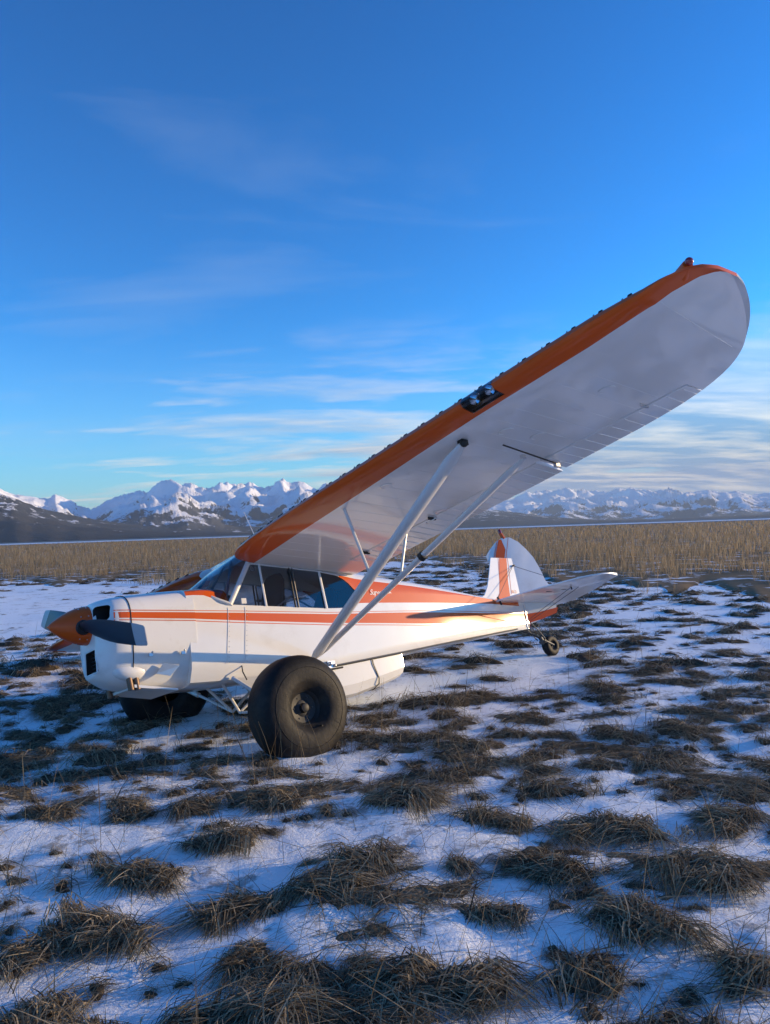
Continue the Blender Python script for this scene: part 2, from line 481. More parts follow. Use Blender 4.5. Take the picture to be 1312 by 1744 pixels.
# ================================================================== the airplane
# aircraft coordinates: X aft from the spinner tip, Y to the aircraft's left, Z up (metres)
OFF = Vector((1.75, 0.0, -1.20))
AR = Matrix(((0.765121, 0.631391, -0.126233), (0.640255, -0.725252, 0.253145), (-0.068283, 0.274508, 0.959157)))
AT = Vector((-2.91682, 6.57751, -0.73676 + EYE))
plane = bpy.data.objects.new('bush_airplane', None)
COL.objects.link(plane)
a_, l_, u_ = AR.col[0], AR.col[1], AR.col[2]
org = AT + AR @ OFF
plane.matrix_world = Matrix(((-a_.x, l_.x, u_.x, org.x), (-a_.y, l_.y, u_.y, org.y), (-a_.z, l_.z, u_.z, org.z), (0, 0, 0, 1)))
plane.empty_display_size = 0.3
tag(plane, 'orange and white high wing bush airplane leaning right wing down on snowy grass', 'airplane')


def loc(p):
    return (-(p[0] - OFF.x), p[1] - OFF.y, p[2] - OFF.z)


def P(name, verts, faces, mats, parent=None, smooth=40, fm=None, recalc=True):
    return raw_obj(name, [loc(v) for v in verts], faces, mats, parent or plane, smooth, fm, recalc)


class MB:
    """collects simple shapes in aircraft coordinates into one mesh"""
    def __init__(self):
        self.v, self.f, self.m = [], [], []

    def add(self, verts, faces, mi=0):
        b = len(self.v)
        self.v += [tuple(v) for v in verts]
        self.f += [tuple(b + i for i in f) for f in faces]
        self.m += [mi] * len(faces)
        return self

    def tube(self, pts, r, seg=8, mi=0, flat=None):
        """tube through pts, r number or list; flat=(vector, factor) squeezes it across the vector"""
        pts = [Vector(p) for p in pts]
        rs = r if isinstance(r, (list, tuple)) else [r] * len(pts)
        rings = []
        up = Vector((0.13, 0.21, 0.97))
        for i, p in enumerate(pts):
            d = (pts[min(i + 1, len(pts) - 1)] - pts[max(i - 1, 0)]).normalized()
            if flat:
                s = Vector(flat[0])
                s = (s - d * s.dot(d)).normalized()
            else:
                s = d.cross(up).normalized()
            t = d.cross(s).normalized()
            k = flat[1] if flat else 1.0
            rings.append([p + (s * math.cos(2 * math.pi * j / seg) + t * (k * math.sin(2 * math.pi * j / seg))) * rs[i] for j in range(seg)])
        vs = [v for rg in rings for v in rg]
        fs = []
        for i in range(len(rings) - 1):
            for j in range(seg):
                fs.append((i * seg + j, i * seg + (j + 1) % seg, (i + 1) * seg + (j + 1) % seg, (i + 1) * seg + j))
        fs.append(tuple(range(seg))[::-1])
        fs.append(tuple((len(rings) - 1) * seg + j for j in range(seg)))
        return self.add(vs, fs, mi)

    def box(self, c, s, mi=0, ax=None):
        c = Vector(c)
        ax = ax or (Vector((1, 0, 0)), Vector((0, 1, 0)), Vector((0, 0, 1)))
        vs = []
        for k in (-1, 1):
            for j in (-1, 1):
                for i in (-1, 1):
                    vs.append(c + ax[0] * (i * s[0] / 2) + ax[1] * (j * s[1] / 2) + ax[2] * (k * s[2] / 2))
        return self.add(vs, [(0, 1, 3, 2), (4, 6, 7, 5), (0, 4, 5, 1), (2, 3, 7, 6), (0, 2, 6, 4), (1, 5, 7, 3)], mi)

    def lathe(self, prof, c, axis, seg=32, mi=0, closed=False):
        """prof: (distance along axis, radius)"""
        c = Vector(c)
        ax = Vector(axis).normalized()
        s = ax.cross(Vector((0.02, 0.05, 1))).normalized() if abs(ax.z) < 0.9 else ax.cross(Vector((1, 0, 0))).normalized()
        t = ax.cross(s).normalized()
        n = len(prof)
        vs = []
        for d, r in prof:
            for j in range(seg):
                q = 2 * math.pi * j / seg
                vs.append(c + ax * d + (s * math.cos(q) + t * math.sin(q)) * max(r, 1e-6))
        fs = []
        for i in range(n if closed else n - 1):
            i2 = (i + 1) % n
            for j in range(seg):
                j2 = (j + 1) % seg
                fs.append((i * seg + j, i * seg + j2, i2 * seg + j2, i2 * seg + j))
        return self.add(vs, fs, mi)

    def ball(self, c, r, mi=0, seg=12):
        pr = [(-r[0] * math.cos(math.pi * i / 8), r[1] * math.sin(math.pi * i / 8)) for i in range(9)]
        return self.lathe(pr, c, (1, 0, 0), seg, mi)

    def make(self, name, mats, parent=None, smooth=40):
        return P(name, self.v, self.f, mats, parent, smooth, self.m)


ip = lambda x, xs, ys: float(np.interp(x, xs, ys))

# ---- fuselage -------------------------------------------------------------
hw = lambda x: ip(x, [.3, .55, 1.0, 1.4, 2.7, 3.4, 4.2, 5.8, 6.3], [.30, .355, .365, .37, .37, .350, .296, .074, .032])
z_low = lambda x: ip(x, [1.1, 1.4, 2.63, 3.72, 4.66, 5.96, 6.3], [-.62, -.625, -.59, -.49, -.396, -.275, -.245])
z_st = lambda x: ip(x, [.4, .6, 1.18, 1.72, 2.69, 4.33, 6.03, 6.3], [.05, .04, .017, -.002, -.04, -.042, -.054, -.056])
z_sb = lambda x: ip(x, [.4, .6, 1.18, 1.72, 2.67, 4.29, 5.54, 6.0, 6.3], [-.001, -.012, -.042, -.079, -.133, -.181, -.182, -.165, -.16])
z_sill = lambda x: ip(x, [1.1, 1.55, 2.67, 3.0, 3.12, 5.5, 6.3], [.10, .078, .016, .016, .072, .074, .04])
z_top = lambda x: ip(x, [1.1, 1.28, 1.4, 1.55, 1.80, 1.93, 2.64, 2.89, 3.18, 4.0, 5.05, 5.49, 6.3], [.178, .187, .145, .088, .497, .491, .425, .385, .335, .269, .179, .136, .09])
z_mid = lambda x: ip(x, [1.1, 1.3, 1.55, 1.56, 1.7, 3.1, 3.36, 4.24, 5.64, 6.3], [.262, .285, .285, .60, .63, .50, .447, .346, .149, .12])
w_lo = lambda x: z_sill(x) + .006 if x < 2.9 else ip(x, [2.9, 2.96, 3.02, 3.07, 3.10, 3.12], [.024, .032, .052, .088, .125, .178])
w_hi = lambda x: z_top(x) - .012 if x < 2.88 else ip(x, [2.88, 2.96, 3.02, 3.07, 3.10, 3.12], [.374, .335, .29, .238, .212, .180])
xs = [1.12, 1.2, 1.3, 1.4, 1.5, 1.55, 1.56, 1.62, 1.68, 1.74, 1.80, 1.93, 2.1, 2.28, 2.45, 2.66, 2.75, 2.83, 2.90, 2.96, 3.02, 3.07, 3.10, 3.12, 3.3, 3.6, 4.0, 4.4, 4.8, 5.2, 5.49, 5.8, 6.1, 6.25]


def fus_section(x):
    h, zl, zb, zt, zs, zp, zc = hw(x), z_low(x), z_sb(x), z_st(x), z_sill(x), z_top(x), z_mid(x)
    tuck = ip(x, [1.1, 1.9, 2.5], [.13, .10, .03])
    sl = ip(x, [2.6, 3.4, 5.6, 6.2], [0, .036, .036, .015])            # rear skin below the stripe is pulled in towards the lower longeron
    ts = lambda z: sl * max(0.0, zb - z)
    pts = [(0, zl - .015), (max(.004, h * .62 - ts(zl)), zl - .01), (max(.006, h - tuck * .55 - ts(zl)), zl + tuck * .10), (max(.008, h - .012 * (tuck > .05) - ts(min(zl + tuck, zb - .04))), min(zl + tuck, zb - .04)), (h - ts(min(zl + tuck + .08, zb - .03)), min(zl + tuck + .08, zb - .03))]
    pts += [(h + .004 * (x < 2.6) - ts(z), z) for z in (zb - .024, zb - .016, zb, zt, zt + .014, zt + .021)]
    pts.append((h, max(zs, zt + .026)))
    a = max(min(w_lo(x), zp - .002), zs + .002)
    bz = max(min(w_hi(x), zp - .001), a + .001)
    pts.append((h - .002, a))
    pts.append((h - .010, bz))
    pts.append((h - .012, max(zp, bz + .001)))
    e = .72 if x < 1.551 else 1.0
    for q in (25, 45, 66, 90):
        pts.append(((h - .012) * max(0.0, math.cos(rad(q))) ** e if q < 90 else 0.0, max(zp, bz + .001) + max(.004, zc - zp) * math.sin(rad(q)) ** e))
    return pts


NS = len(fus_section(2.0))
V, F, FM = [], [], []
for x in xs:
    s = fus_section(x)
    V += [(x, y, z) for y, z in s]
    V += [(x, -y, z) for y, z in s]
for i in range(len(xs) - 1):
    x0, x1 = xs[i], xs[i + 1]
    xm = (x0 + x1) / 2
    for side in (0, 1):
        for k in range(NS - 1):
            if k == 12 and 1.551 < xm < 3.12:
                continue                                   # window openings
            if 14 <= k and 1.555 < xm < 1.80:
                continue                                   # windshield covers this
            if k == 13 and 1.555 < xm < 1.80:
                continue
            a = i * 2 * NS + side * NS + k
            b2 = (i + 1) * 2 * NS + side * NS + k
            F.append((a, b2, b2 + 1, a + 1))
            mi = 0
            if k in (5, 9) or k == 7:
                mi = 1
            if xm > 2.9 and 11 <= k <= 13 and xm < 6.0:
                mi = 1
            if k >= 14 and xm < 1.55:
                mi = 1
            FM.append(mi)
F.append(tuple(range(NS)) + tuple(range(2 * NS - 1, NS, -1)))
FM.append(0)
n0 = (len(xs) - 1) * 2 * NS
F.append(tuple(n0 + k for k in range(NS)) + tuple(n0 + k for k in range(2 * NS - 1, NS, -1)))
FM.append(0)
fus = P('fuselage', V, F, [FABRIC, ORANGE], smooth=35, fm=FM)

# seams, tapes and screw lines on the left and right skin
for sgn in (1, -1):
    for xa, xb in ((1.53, 1.466), (1.715, 1.652)):
        mb = MB()
        mb.tube([(ip(z, [-.5, .05], [xb, xa]), sgn * (hw(1.6) + .006), z) for z in (.055, -.1, -.25, -.4, -.47)], .0022, 6)
        o = mb.make('panel_seam', [WHITE], fus)
        for z in np.arange(-.46, .04, .048):
            MB().ball((ip(z, [-.5, .05], [xb, xa]) + .018, sgn * (hw(1.6) + .003), z), (.0045, .0045), 0, 6).make('rivet', [ALU], fus)
# lower longeron edge strip, dark
for sgn in (1, -1):
    MB().tube([(x, sgn * (hw(x) - .004 - ip(x, [2.6, 3.4, 5.6, 6.2], [0, .036, .036, .015]) * (z_sb(x) - z_low(x))), z_low(x) + .012) for x in (2.45, 2.63, 3.0, 3.4, 3.72, 4.2, 4.66, 5.3, 5.96)], .011, 6).make('longeron_tape', [WIRE], fus)

# ---- cowling ---------------------------------------------------------------
CS = [(.335, .190, .165, -.455), (.345, .212, .180, -.474), (.385, .262, .196, -.50), (.440, .318, .208, -.53), (.475, .339, .214, -.548), (.56, .353, .228, -.578), (.70, .357, .242, -.60), (.9, .366, .262, -.618), (1.02, .371, .271, -.628), (1.185, .379, .282, -.636)]
NA = 72


def cowl_pt(cs, q):
    x, w, zt, zb = cs
    c, s = math.cos(q), math.sin(q)
    up = s >= 0
    e = 3.0 if up else 3.6
    zm = ip(x, [.33, 1.2], [.0, .02])
    hgt = (zt - zm) if up else (zm - zb)
    y = w * math.copysign(abs(c) ** (2 / e), c)
    z = zm + hgt * math.copysign(abs(s) ** (2 / e), s)
    if not up:
        y *= 1 - ip(-z, [.25, .62], [0, .16])              # lower cowl narrows
    return (x, y, z)


V = [cowl_pt(cs, 2 * math.pi * j / NA) for cs in CS for j in range(NA)]
F = [(i * NA + j, i * NA + (j + 1) % NA, (i + 1) * NA + (j + 1) % NA, (i + 1) * NA + j) for i in range(len(CS) - 1) for j in range(NA)]
FM = []
for f in F:
    c = np.mean([V[k] for k in f], axis=0)
    FM.append(1 if (c[2] > .1 and abs(c[1]) < ip(c[0], [.60, 1.19], [.10, .27]) and c[0] > .56) else 0)
F.append(tuple(range(NA))[::-1])
F.append(tuple((len(CS) - 1) * NA + j for j in range(NA)))
FM += [0, 0]
cowl = P('engine_cowling', V, F, [WHITE, ORANGE, DARK], smooth=38, fm=FM)


def cutter(cx, cy, cz, sx, sy, sz, rr, yaw=0.0):
    """rounded box along x"""
    pts = []
    for (qx, qy, a0) in ((1, 1, 0), (-1, 1, 90), (-1, -1, 180), (1, -1, 270)):
        for k in range(6):
            q = rad(a0 + 18 * k)
            pts.append((qx * (sy / 2 - rr) + rr * math.cos(q), qy * (sz / 2 - rr) + rr * math.sin(q)))
    n = len(pts)
    V = [(cx - sx / 2, cy + p[0], cz + p[1]) for p in pts] + [(cx + sx / 2, cy + p[0] * .8 + yaw * sx, cz + p[1] * .8) for p in pts]
    F = [(i, (i + 1) % n, n + (i + 1) % n, n + i) for i in range(n)] + [tuple(range(n))[::-1], tuple(n + i for i in range(n))]
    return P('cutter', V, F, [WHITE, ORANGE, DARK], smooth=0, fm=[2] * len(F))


cuts = []
for sgn in (1, -1):
    cuts.append(cutter(.42, sgn * .240, .056, .40, .150, .150, .040))
cuts.append(cutter(.36, .055, -.335, .20, .245, .205, .015))
for c in cuts:
    md = cowl.modifiers.new('cut', 'BOOLEAN')
    md.operation = 'DIFFERENCE'
    md.object = c
    md.solver = 'EXACT'
dg = bpy.context.evaluated_depsgraph_get()
me = bpy.data.meshes.new_from_object(cowl.evaluated_get(dg))
cowl.modifiers.clear()
cowl.data = me
me.shade_smooth()
me.set_sharp_from_angle(angle=rad(38))
for c in cuts:
    bpy.data.objects.remove(c)

# stripes on the cowl sides (a proud skin 1.5 mm off the cowl), thin pin lines above and below
for sgn in (1, -1):
    for za, zb_, nm in ((lambda x: z_st(x), lambda x: z_sb(x), 'stripe'), (lambda x: z_st(x) + .020, lambda x: z_st(x) + .013, 'pin_stripe'), (lambda x: z_sb(x) - .014, lambda x: z_sb(x) - .021, 'pin_stripe')):
        V, F = [], []
        xx = np.linspace(.455, 1.187, 14)
        for x in xx:
            w = ip(x, [c[0] for c in CS], [c[1] for c in CS]) + .0025
            for z in (za(x), zb_(x)):
                V.append((x, sgn * w, z))
        F = [(2 * i, 2 * i + 2, 2 * i + 3, 2 * i + 1) for i in range(len(xx) - 1)]
        P(nm, V, F, [ORANGE], cowl, smooth=0)
# black rubber joint behind the nose bowl
csx = lambda x: (x, ip(x, [c[0] for c in CS], [c[1] for c in CS]) + .003, ip(x, [c[0] for c in CS], [c[2] for c in CS]) + .003, ip(x, [c[0] for c in CS], [c[3] for c in CS]) - .003)
MB().tube([cowl_pt(csx(ip(q, [-40, 90, 220], [.612, .56, .612])), rad(q)) for q in range(-42, 223, 4)], .0045, 6).make('cowl_joint', [BLACK], cowl)
# inlet rims and chin grilles
for sgn in (1,):
    mb = MB()
    for k in range(6):
        mb2 = MB().box((.385, .060, -.415 + k * .032), (.014, .24, .008), ax=(Vector((.8, 0, -.6)), Vector((0, 1, 0)), Vector((.6, 0, .8))))
        mb2.make('grille_slat', [BLACK], cowl, smooth=0)
    fr = MB()
    y0, y1, z0, z1 = -.070, .180, -.440, -.230
    for pa, pb in (((y0, z0), (y1, z0)), ((y1, z0), (y1, z1)), ((y1, z1), (y0, z1)), ((y0, z1), (y0, z0))):
        fr.tube([(.334 + ip(abs(pa[0]), [.1, .25], [0, .015]), pa[0], pa[1]), (.334 + ip(abs(pb[0]), [.1, .25], [0, .015]), pb[0], pb[1])], .006, 6)
    fr.make('grille_frame', [STEELW], cowl)
# rounded prop-gear collar
MB().lathe([(.31, .0), (.31, .150), (.335, .175), (.36, .18)], (0, 0, 0), (1, 0, 0), 32).make('nose_ring', [WHITE], cowl)
# exhaust blister, twin stacks and rear lower lip
for sgn in (1, -1):
    mb = MB()
    pr = [(-.17 * math.cos(math.pi * i / 12), .085 * math.sin(math.pi * i / 12)) for i in range(13)]
    mb.lathe(pr, (.61, sgn * .215, -.452), (1, 0, -.10), 24)
    mb.make('exhaust_blister', [WHITE], cowl)
    for dx in (.585, .642):
        MB().lathe([(0, .026), (.115, .026), (.115, .022), (.01, .020)], (dx, sgn * .245, -.505), (.12, sgn * .04, -1), 14).make('exhaust_stack', [RUST], cowl)
    mb = MB()
    mb.box((.86, sgn * .31, -.335), (.42, .004, .006))
    mb.make('hinge_rod', [ALU], cowl)
    for lx in (.74, 1.04):
        MB().box((lx, sgn * .374, -.345), (.035, .018, .028)).ball((lx + .012, sgn * .385, -.325), (.010, .010)).make('cowl_latch', [ALU], cowl)
V = [(.62, -.27, -.575), (.62, .27, -.575), (1.0, .30, -.645), (1.0, -.30, -.645), (.62, -.27, -.60), (.62, .27, -.60), (1.0, .30, -.66), (1.0, -.30, -.66), ]
P('cowl_lip', V, [(0, 1, 2, 3), (4, 7, 6, 5), (0, 4, 5, 1), (2, 6, 7, 3), (1, 5, 6, 2), (0, 3, 7, 4)], [WHITE], cowl, smooth=0)
for sgn in (1, -1):                                       # little cooling louvre hanging open
    V = [(.86, sgn * .345, -.42), (1.0, sgn * .362, -.455), (.92, sgn * .335, -.535), (.80, sgn * .315, -.505)]
    V += [(x, y + sgn * .006, z) for x, y, z in V]
    P('cooling_door', V, [(0, 1, 2, 3), (7, 6, 5, 4), (0, 4, 5, 1), (1, 5, 6, 2), (2, 6, 7, 3), (3, 7, 4, 0)], [ALU], cowl, smooth=0)

# ---- spinner and propeller --------------------------------------------------
prof = [(0.0, .0)] + [(.335 * (i / 14), .172 * (1 - (1 - i / 14) ** 1.75) ** .92) for i in range(1, 15)] + [(.335, .15)]
spin = MB().lathe(prof, (0, 0, 0), (1, 0, 0), 40).make('spinner', [ORANGE])
for k in range(10):
    q = 2 * math.pi * (k + .5) / 10
    for xx, rr in ((.30, .172), (.24, .160)):
        MB().ball((xx, rr * math.cos(q), rr * math.sin(q)), (.006, .006), 0, 6).make('screw', [ALU], spin)
BX = .262
pd = Vector((0, .964, -.266)).normalized()
pn = Vector((0, .266, .964)).normalized()
for sgn in (1, -1):
    V, F, FM = [], [], []
    rs = [.09, .15, .22, .30, .42, .55, .70, .85, 1.00, 1.003, 1.08, 1.16, 1.175]
    cw = [.080, .100, .135, .172, .200, .208, .204, .196, .186, .186, .176, .160, .135]
    seg = 12
    for r, c in zip(rs, cw):
        th = ip(r, [.09, .2, .4, 1.1], [.07, .045, .022, .006])
        tw = rad(ip(r, [.09, .3, .7, 1.1], [58, 38, 21, 13]))
        bend = .13 * max(0, (r - .2)) ** 1.3 if sgn == 1 else .05 * max(0, r - .3)
        cdir = (pn * sgn) * math.cos(tw) + Vector((1, 0, 0)) * math.sin(tw) * -1
        ndir = Vector((1, 0, 0)) * math.cos(tw) + (pn * sgn) * math.sin(tw)
        cc = Vector((BX + bend, 0, 0)) + pd * (sgn * r)
        for j in range(seg):
            q = 2 * math.pi * j / seg
            V.append(cc + cdir * (c / 2 * math.cos(q)) + ndir * (th / 2 * math.sin(q)))
    for i in range(len(rs) - 1):
        for j in range(seg):
            F.append((i * seg + j, i * seg + (j + 1) % seg, (i + 1) * seg + (j + 1) % seg, (i + 1) * seg + j))
            FM.append(1 if rs[i] > 1.002 else 0)
    F += [tuple(range(seg))[::-1], tuple((len(rs) - 1) * seg + j for j in range(seg))]
    FM += [0, 1]
    bl = P('propeller_blade', V, F, [BLADE, BLADEBACK], smooth=50, fm=FM)
    MB().lathe([(.10, .066), (.150, .066), (.168, .060), (.172, .0)], (BX, 0, 0), pd * sgn, 20).make('blade_boot', [BLACK], bl)

# ---- windshield, windows, cabin ---------------------------------------------
base = [(1.555, .372, .086), (1.47, .366, .118), (1.40, .345, .152), (1.345, .285, .205), (1.31, .19, .252), (1.298, .09, .28), (1.295, 0, .288)]
top = [(1.80, .372, .492), (1.745, .371, .525), (1.725, .352, .560), (1.745, .30, .600), (1.790, .20, .636), (1.825, .10, .652), (1.835, 0, .657)]
base += [(x, -y, z) for x, y, z in base[-2::-1]]
top += [(x, -y, z) for x, y, z in top[-2::-1]]
V, F = [], []
NR = 9
for k in range(NR):
    s = k / (NR - 1)
    for b0, t0 in zip(base, top):
        p = Vector(b0).lerp(Vector(t0), s)
        p.x -= .010 * math.sin(math.pi * s)
        p.z += .005 * math.sin(math.pi * s)
        V.append(p)
n = len(base)
F = [(k * n + i, k * n + i + 1, (k + 1) * n + i + 1, (k + 1) * n + i) for k in range(NR - 1) for i in range(n - 1)]
P('windshield', V, F, [GLASS], smooth=60)
MB().tube([(p[0] - .006, p[1] * 1.012, p[2] + .004) for p in base], .017, 8).make('windshield_trim', [STEELW])
for sgn in (1, -1):
    mb = MB()
    mb.tube([(1.555, sgn * .374, .084), (1.64, sgn * .375, .225), (1.72, sgn * .375, .36), (1.80, sgn * .374, .497)], .014, 8, flat=((0, 1, 0), 1.9))
    mb.make('windshield_post', [STEELW])
    # posts between the side windows
    for xa, xb, w in ((1.952, 1.925, .014), (2.672, 2.640, .016)):
        MB().tube([(xa, sgn * .373, z_sill(xa) + .004), (xb, sgn * .366, z_top(xb))], w, 8, flat=((1, 0, 0), .6)).make('window_post', [STEELW])
    for xa, xb in ((2.292, 2.268), (2.328, 2.304)):
        MB().tube([(xa, sgn * .373, z_sill(xa) + .004), (xb, sgn * .366, z_top(xb))], .010, 8).make('window_post', [BLACK if xa < 2.3 else WIRE])
    MB().tube([(1.80, sgn * .370, z_top(1.80) - .006)] + [(x, sgn * (hw(x) - .004), z_top(x) - .006) for x in (1.93, 2.28, 2.64, 2.89)], .010, 8).make('window_rail', [STEELW])
    # panes
    for kk, (xa, xb, mt) in enumerate(((1.56, 1.938, GLASS), (1.938, 2.28, GLASS), (2.316, 2.656, SMOKE), (2.656, 3.12, SMOKE))):
        xx = [x for x in (1.56, 1.62, 1.68, 1.74, 1.80, 1.87, 1.938, 2.1, 2.28, 2.316, 2.45, 2.656, 2.75, 2.83, 2.90, 2.96, 3.02, 3.07, 3.10, 3.12) if xa - 1e-6 <= x <= xb + 1e-6]
        V, F = [], []
        for x in xx:
            h = hw(x) - .008
            lo, hi = w_lo(x) - .004, w_hi(x) + .006
            hi = max(hi, lo + .004)
            V += [(x, sgn * h, lo), (x, sgn * (h - .004), (lo + hi) / 2), (x, sgn * (h - .008), hi)]
        for i in range(len(xx) - 1):
            for j in (0, 1):
                F.append((i * 3 + j, i * 3 + 3 + j, i * 3 + 4 + j, i * 3 + 1 + j))
        P('window_pane', V, F, [mt], smooth=30)
    MB().box((1.70, sgn * .385, .112), (.052, .014, .052)).make('window_vent', [WHITE], smooth=0)

# cabin inside
cab = []
V, F = [], []
xx = [1.2, 1.6, 2.0, 2.6, 3.0, 3.3]
for x in xx:
    h = hw(x) - .025
    V += [(x, h, z_sill(x) - .02), (x, h, -.3), (x, -h, -.3), (x, -h, z_sill(x) - .02)]
F = [(i * 4 + j, i * 4 + 4 + j, i * 4 + 5 + j, i * 4 + 1 + j) for i in range(len(xx) - 1) for j in range(3)]
F += [(0, 1, 2, 3)]
n0 = len(V)
V += [(3.3, .29, -.3), (3.3, -.29, -.3), (3.3, -.25, .35), (3.3, .25, .35)]
F.append((n0, n0 + 1, n0 + 2, n0 + 3))
P('cabin_lining', V, F, [LINING], smooth=0)
mb = MB()
V = [(x, y, z - .012) for x, y, z in [(1.30, 0, .286), (1.33, .25, .215), (1.44, .34, .125), (1.56, .345, .07), (1.58, .2, .20), (1.58, 0, .225), (1.58, -.2, .20), (1.56, -.345, .07), (1.44, -.34, .125), (1.33, -.25, .215)]]
V = [(x, y, z + .016) for x, y, z in V]
P('glare_shield', V, [(0, 1, 5), (1, 2, 4), (2, 3, 4), (1, 4, 5), (0, 5, 9), (9, 5, 6), (9, 6, 8), (8, 6, 7)], [SEAT], smooth=50)
MB().box((1.60, 0, .06), (.03, .60, .26)).make('instrument_panel', [DARK], smooth=0)
for k in range(6):
    MB().lathe([(0, .038), (.012, .038), (.012, .030), (.008, .0)], (1.615, -.22 + .09 * k, .10 - .05 * (k % 2)), (1, 0, 0), 16).make('instrument', [BLACK])
for x0, hh in ((2.20, .46), (2.86, .30)):
    mb = MB()
    mb.tube([(x0 - .40, 0, -.16), (x0 - .1, 0, -.17), (x0, 0, -.14)], [.20, .21, .2], 14, flat=((0, 1, 0), .32))
    mb.tube([(x0 - .02, 0, -.14), (x0 + .05, 0, .10), (x0 + .10, 0, hh - .08), (x0 + .11, 0, hh)], [.2, .215, .20, .14], 14, flat=((0, 1, 0), .30))
    mb.make('seat', [SEAT])
MB().tube([(1.85, 0, -.28), (1.80, 0, -.05), (1.83, 0, .06)], .012, 8).make('control_stick', [BLACK])
for sgn in (1, -1):
    mb = MB()
    mb.tube([(1.80, sgn * .05, .62), (1.56, sgn * .30, .12)], .011, 8)
    mb.make('cabin_tube', [GREYTUBE])
    MB().tube([(1.9, sgn * .345, -.05), (2.27, sgn * .345, .16), (2.62, sgn * .345, -.02)], .010, 8).make('cabin_tube', [GREYTUBE])
MB().lathe([(0, .030), (.02, .034), (.02, .020), (0, .020)], (1.86, .33, .452), (0, 1, 0), 16, closed=True).make('air_vent', [GREYTUBE])

# ---- wings -------------------------------------------------------------------
UP = [(0, .035), (.0125, .0545), (.025, .065), (.05, .079), (.1, .096), (.2, .1136), (.3, .117), (.4, .114), (.5, .105), (.6, .0915), (.7, .0735), (.8, .0522), (.9, .028), (1, .0045)]
LO = [(0, .035), (.0125, .0193), (.025, .0147), (.05, .0093), (.1, .0042), (.15, .0015), (.2, .0003), (.3, 0), (1, 0)]
au = lambda f: ip(f, [a for a, _ in UP], [b for _, b in UP])
al = lambda f: ip(f, [a for a, _ in LO], [b for _, b in LO])
CH = 1.60
x_le = lambda y: ip(y, [.37, .46, .60, .85, 1.2, 1.7, 5.00, 5.12, 5.25, 5.34, 5.40, 5.43, 5.447], [1.66, 1.615, 1.578, 1.552, 1.536, 1.525, 1.525, 1.53, 1.545, 1.575, 1.65, 1.74, 1.90])
x_te = lambda y: ip(y, [.37, 3.0, 3.6, 4.1, 4.35, 4.56, 4.70, 4.80, 4.87, 4.937, 5.00, 5.06, 5.12, 5.18, 5.24, 5.29, 5.335, 5.377, 5.41, 5.432, 5.447], [3.125, 3.10, 3.078, 3.05, 3.022, 2.978, 2.928, 2.880, 2.840, 2.795, 2.740, 2.678, 2.606, 2.525, 2.435, 2.350, 2.262, 2.165, 2.075, 2.000, 1.915])
XH = 2.735
plane_z = lambda x, y: .516 + .025 * (y - .37) - (.083 - .0106 * (y - .37)) * (x - 1.55)


def wing_pt(x, y, up):
    xl, xt = x_le(y), x_te(y)
    c = max(xt - xl, .01)
    f = min(max((x - xl) / c, 0), 1)
    k = CH * min(1.0, (c / CH)) ** .55 if c < CH else CH
    k *= ip(y, [4.75, 5.2, 5.447], [1, .78, .34])
    z = plane_z(x, y) + (au(f) if up else al(f)) * k
    rise = ip(y, [5.10, 5.447], [0, 1]) * .055
    z += rise * (1.0 if not up else .55)
    return z


x_or = lambda y: ip(y, [.4, 1.2, 2.2, 3.6, 4.65, 5.05, 5.2, 5.34, 5.41, 5.447], [1.86, 1.81, 1.765, 1.69, 1.675, 1.645, 1.655, 1.70, 1.77, 1.905])
FR = [1, .86, .72, .56, .42, .30, .20, .12, .06, .02, 0]


def chord_xs(y, xend):
    xl, xo = x_le(y), min(x_or(y), xend)
    lo = [xend + (xo - xend) * t for t in np.linspace(0, 1, 10)]
    nose = [xl + (xo - xl) * f for f in FR[1:]]
    return lo + nose


y_main = [.385, .46, .6, .85, 1.3, 1.75, 2.2, 2.7, 3.2, 3.69, 3.72, 3.86, 4.00, 4.03, 4.3, 4.62, 4.640]
y_tip = [4.642, 4.75, 4.84, 4.92, 5.00, 5.06, 5.10, 5.126, 5.16, 5.20, 5.24, 5.28, 5.314, 5.345, 5.372, 5.395, 5.415, 5.430, 5.440, 5.447]


def build_wing(sgn):
    V, F, FM = [], [], []
    rows = []
    for y in y_main + y_tip:
        xe = XH if y <= 4.641 else x_te(y)
        xs_ = chord_xs(y, xe)
        row = []
        for x in xs_:
            V.append((x, sgn * y, wing_pt(x, y, False)))
            row.append(len(V) - 1)
        for x in xs_[-2::-1]:
            V.append((x, sgn * y, wing_pt(x, y, True)))
            row.append(len(V) - 1)
        rows.append(row)
    n = len(rows[0])
    nh = n // 2
    allY = y_main + y_tip
    for i in range(len(rows) - 1):
        ym = (allY[i] + allY[i + 1]) / 2
        for j in range(n - 1):
            jj_ = j if j < nh else n - 2 - j               # distance index from the rear
            orange = jj_ >= 9
            if sgn == 1 and 3.72 < ym < 4.00 and ((j < nh and jj_ >= 11) or (j >= nh and jj_ >= 12)):
                continue                                   # landing light bay
            F.append((rows[i][j], rows[i + 1][j], rows[i + 1][j + 1], rows[i][j + 1]))
            FM.append(1 if orange else 0)
        if ym < 4.64:
            F.append((rows[i][0], rows[i][n - 1], rows[i + 1][n - 1], rows[i + 1][0]))
            FM.append(0)
    F.append(tuple(rows[0]))
    FM.append(0)
    w = P('wing', V, F, [WINGW, ORANGE], smooth=30, fm=FM)
    return w


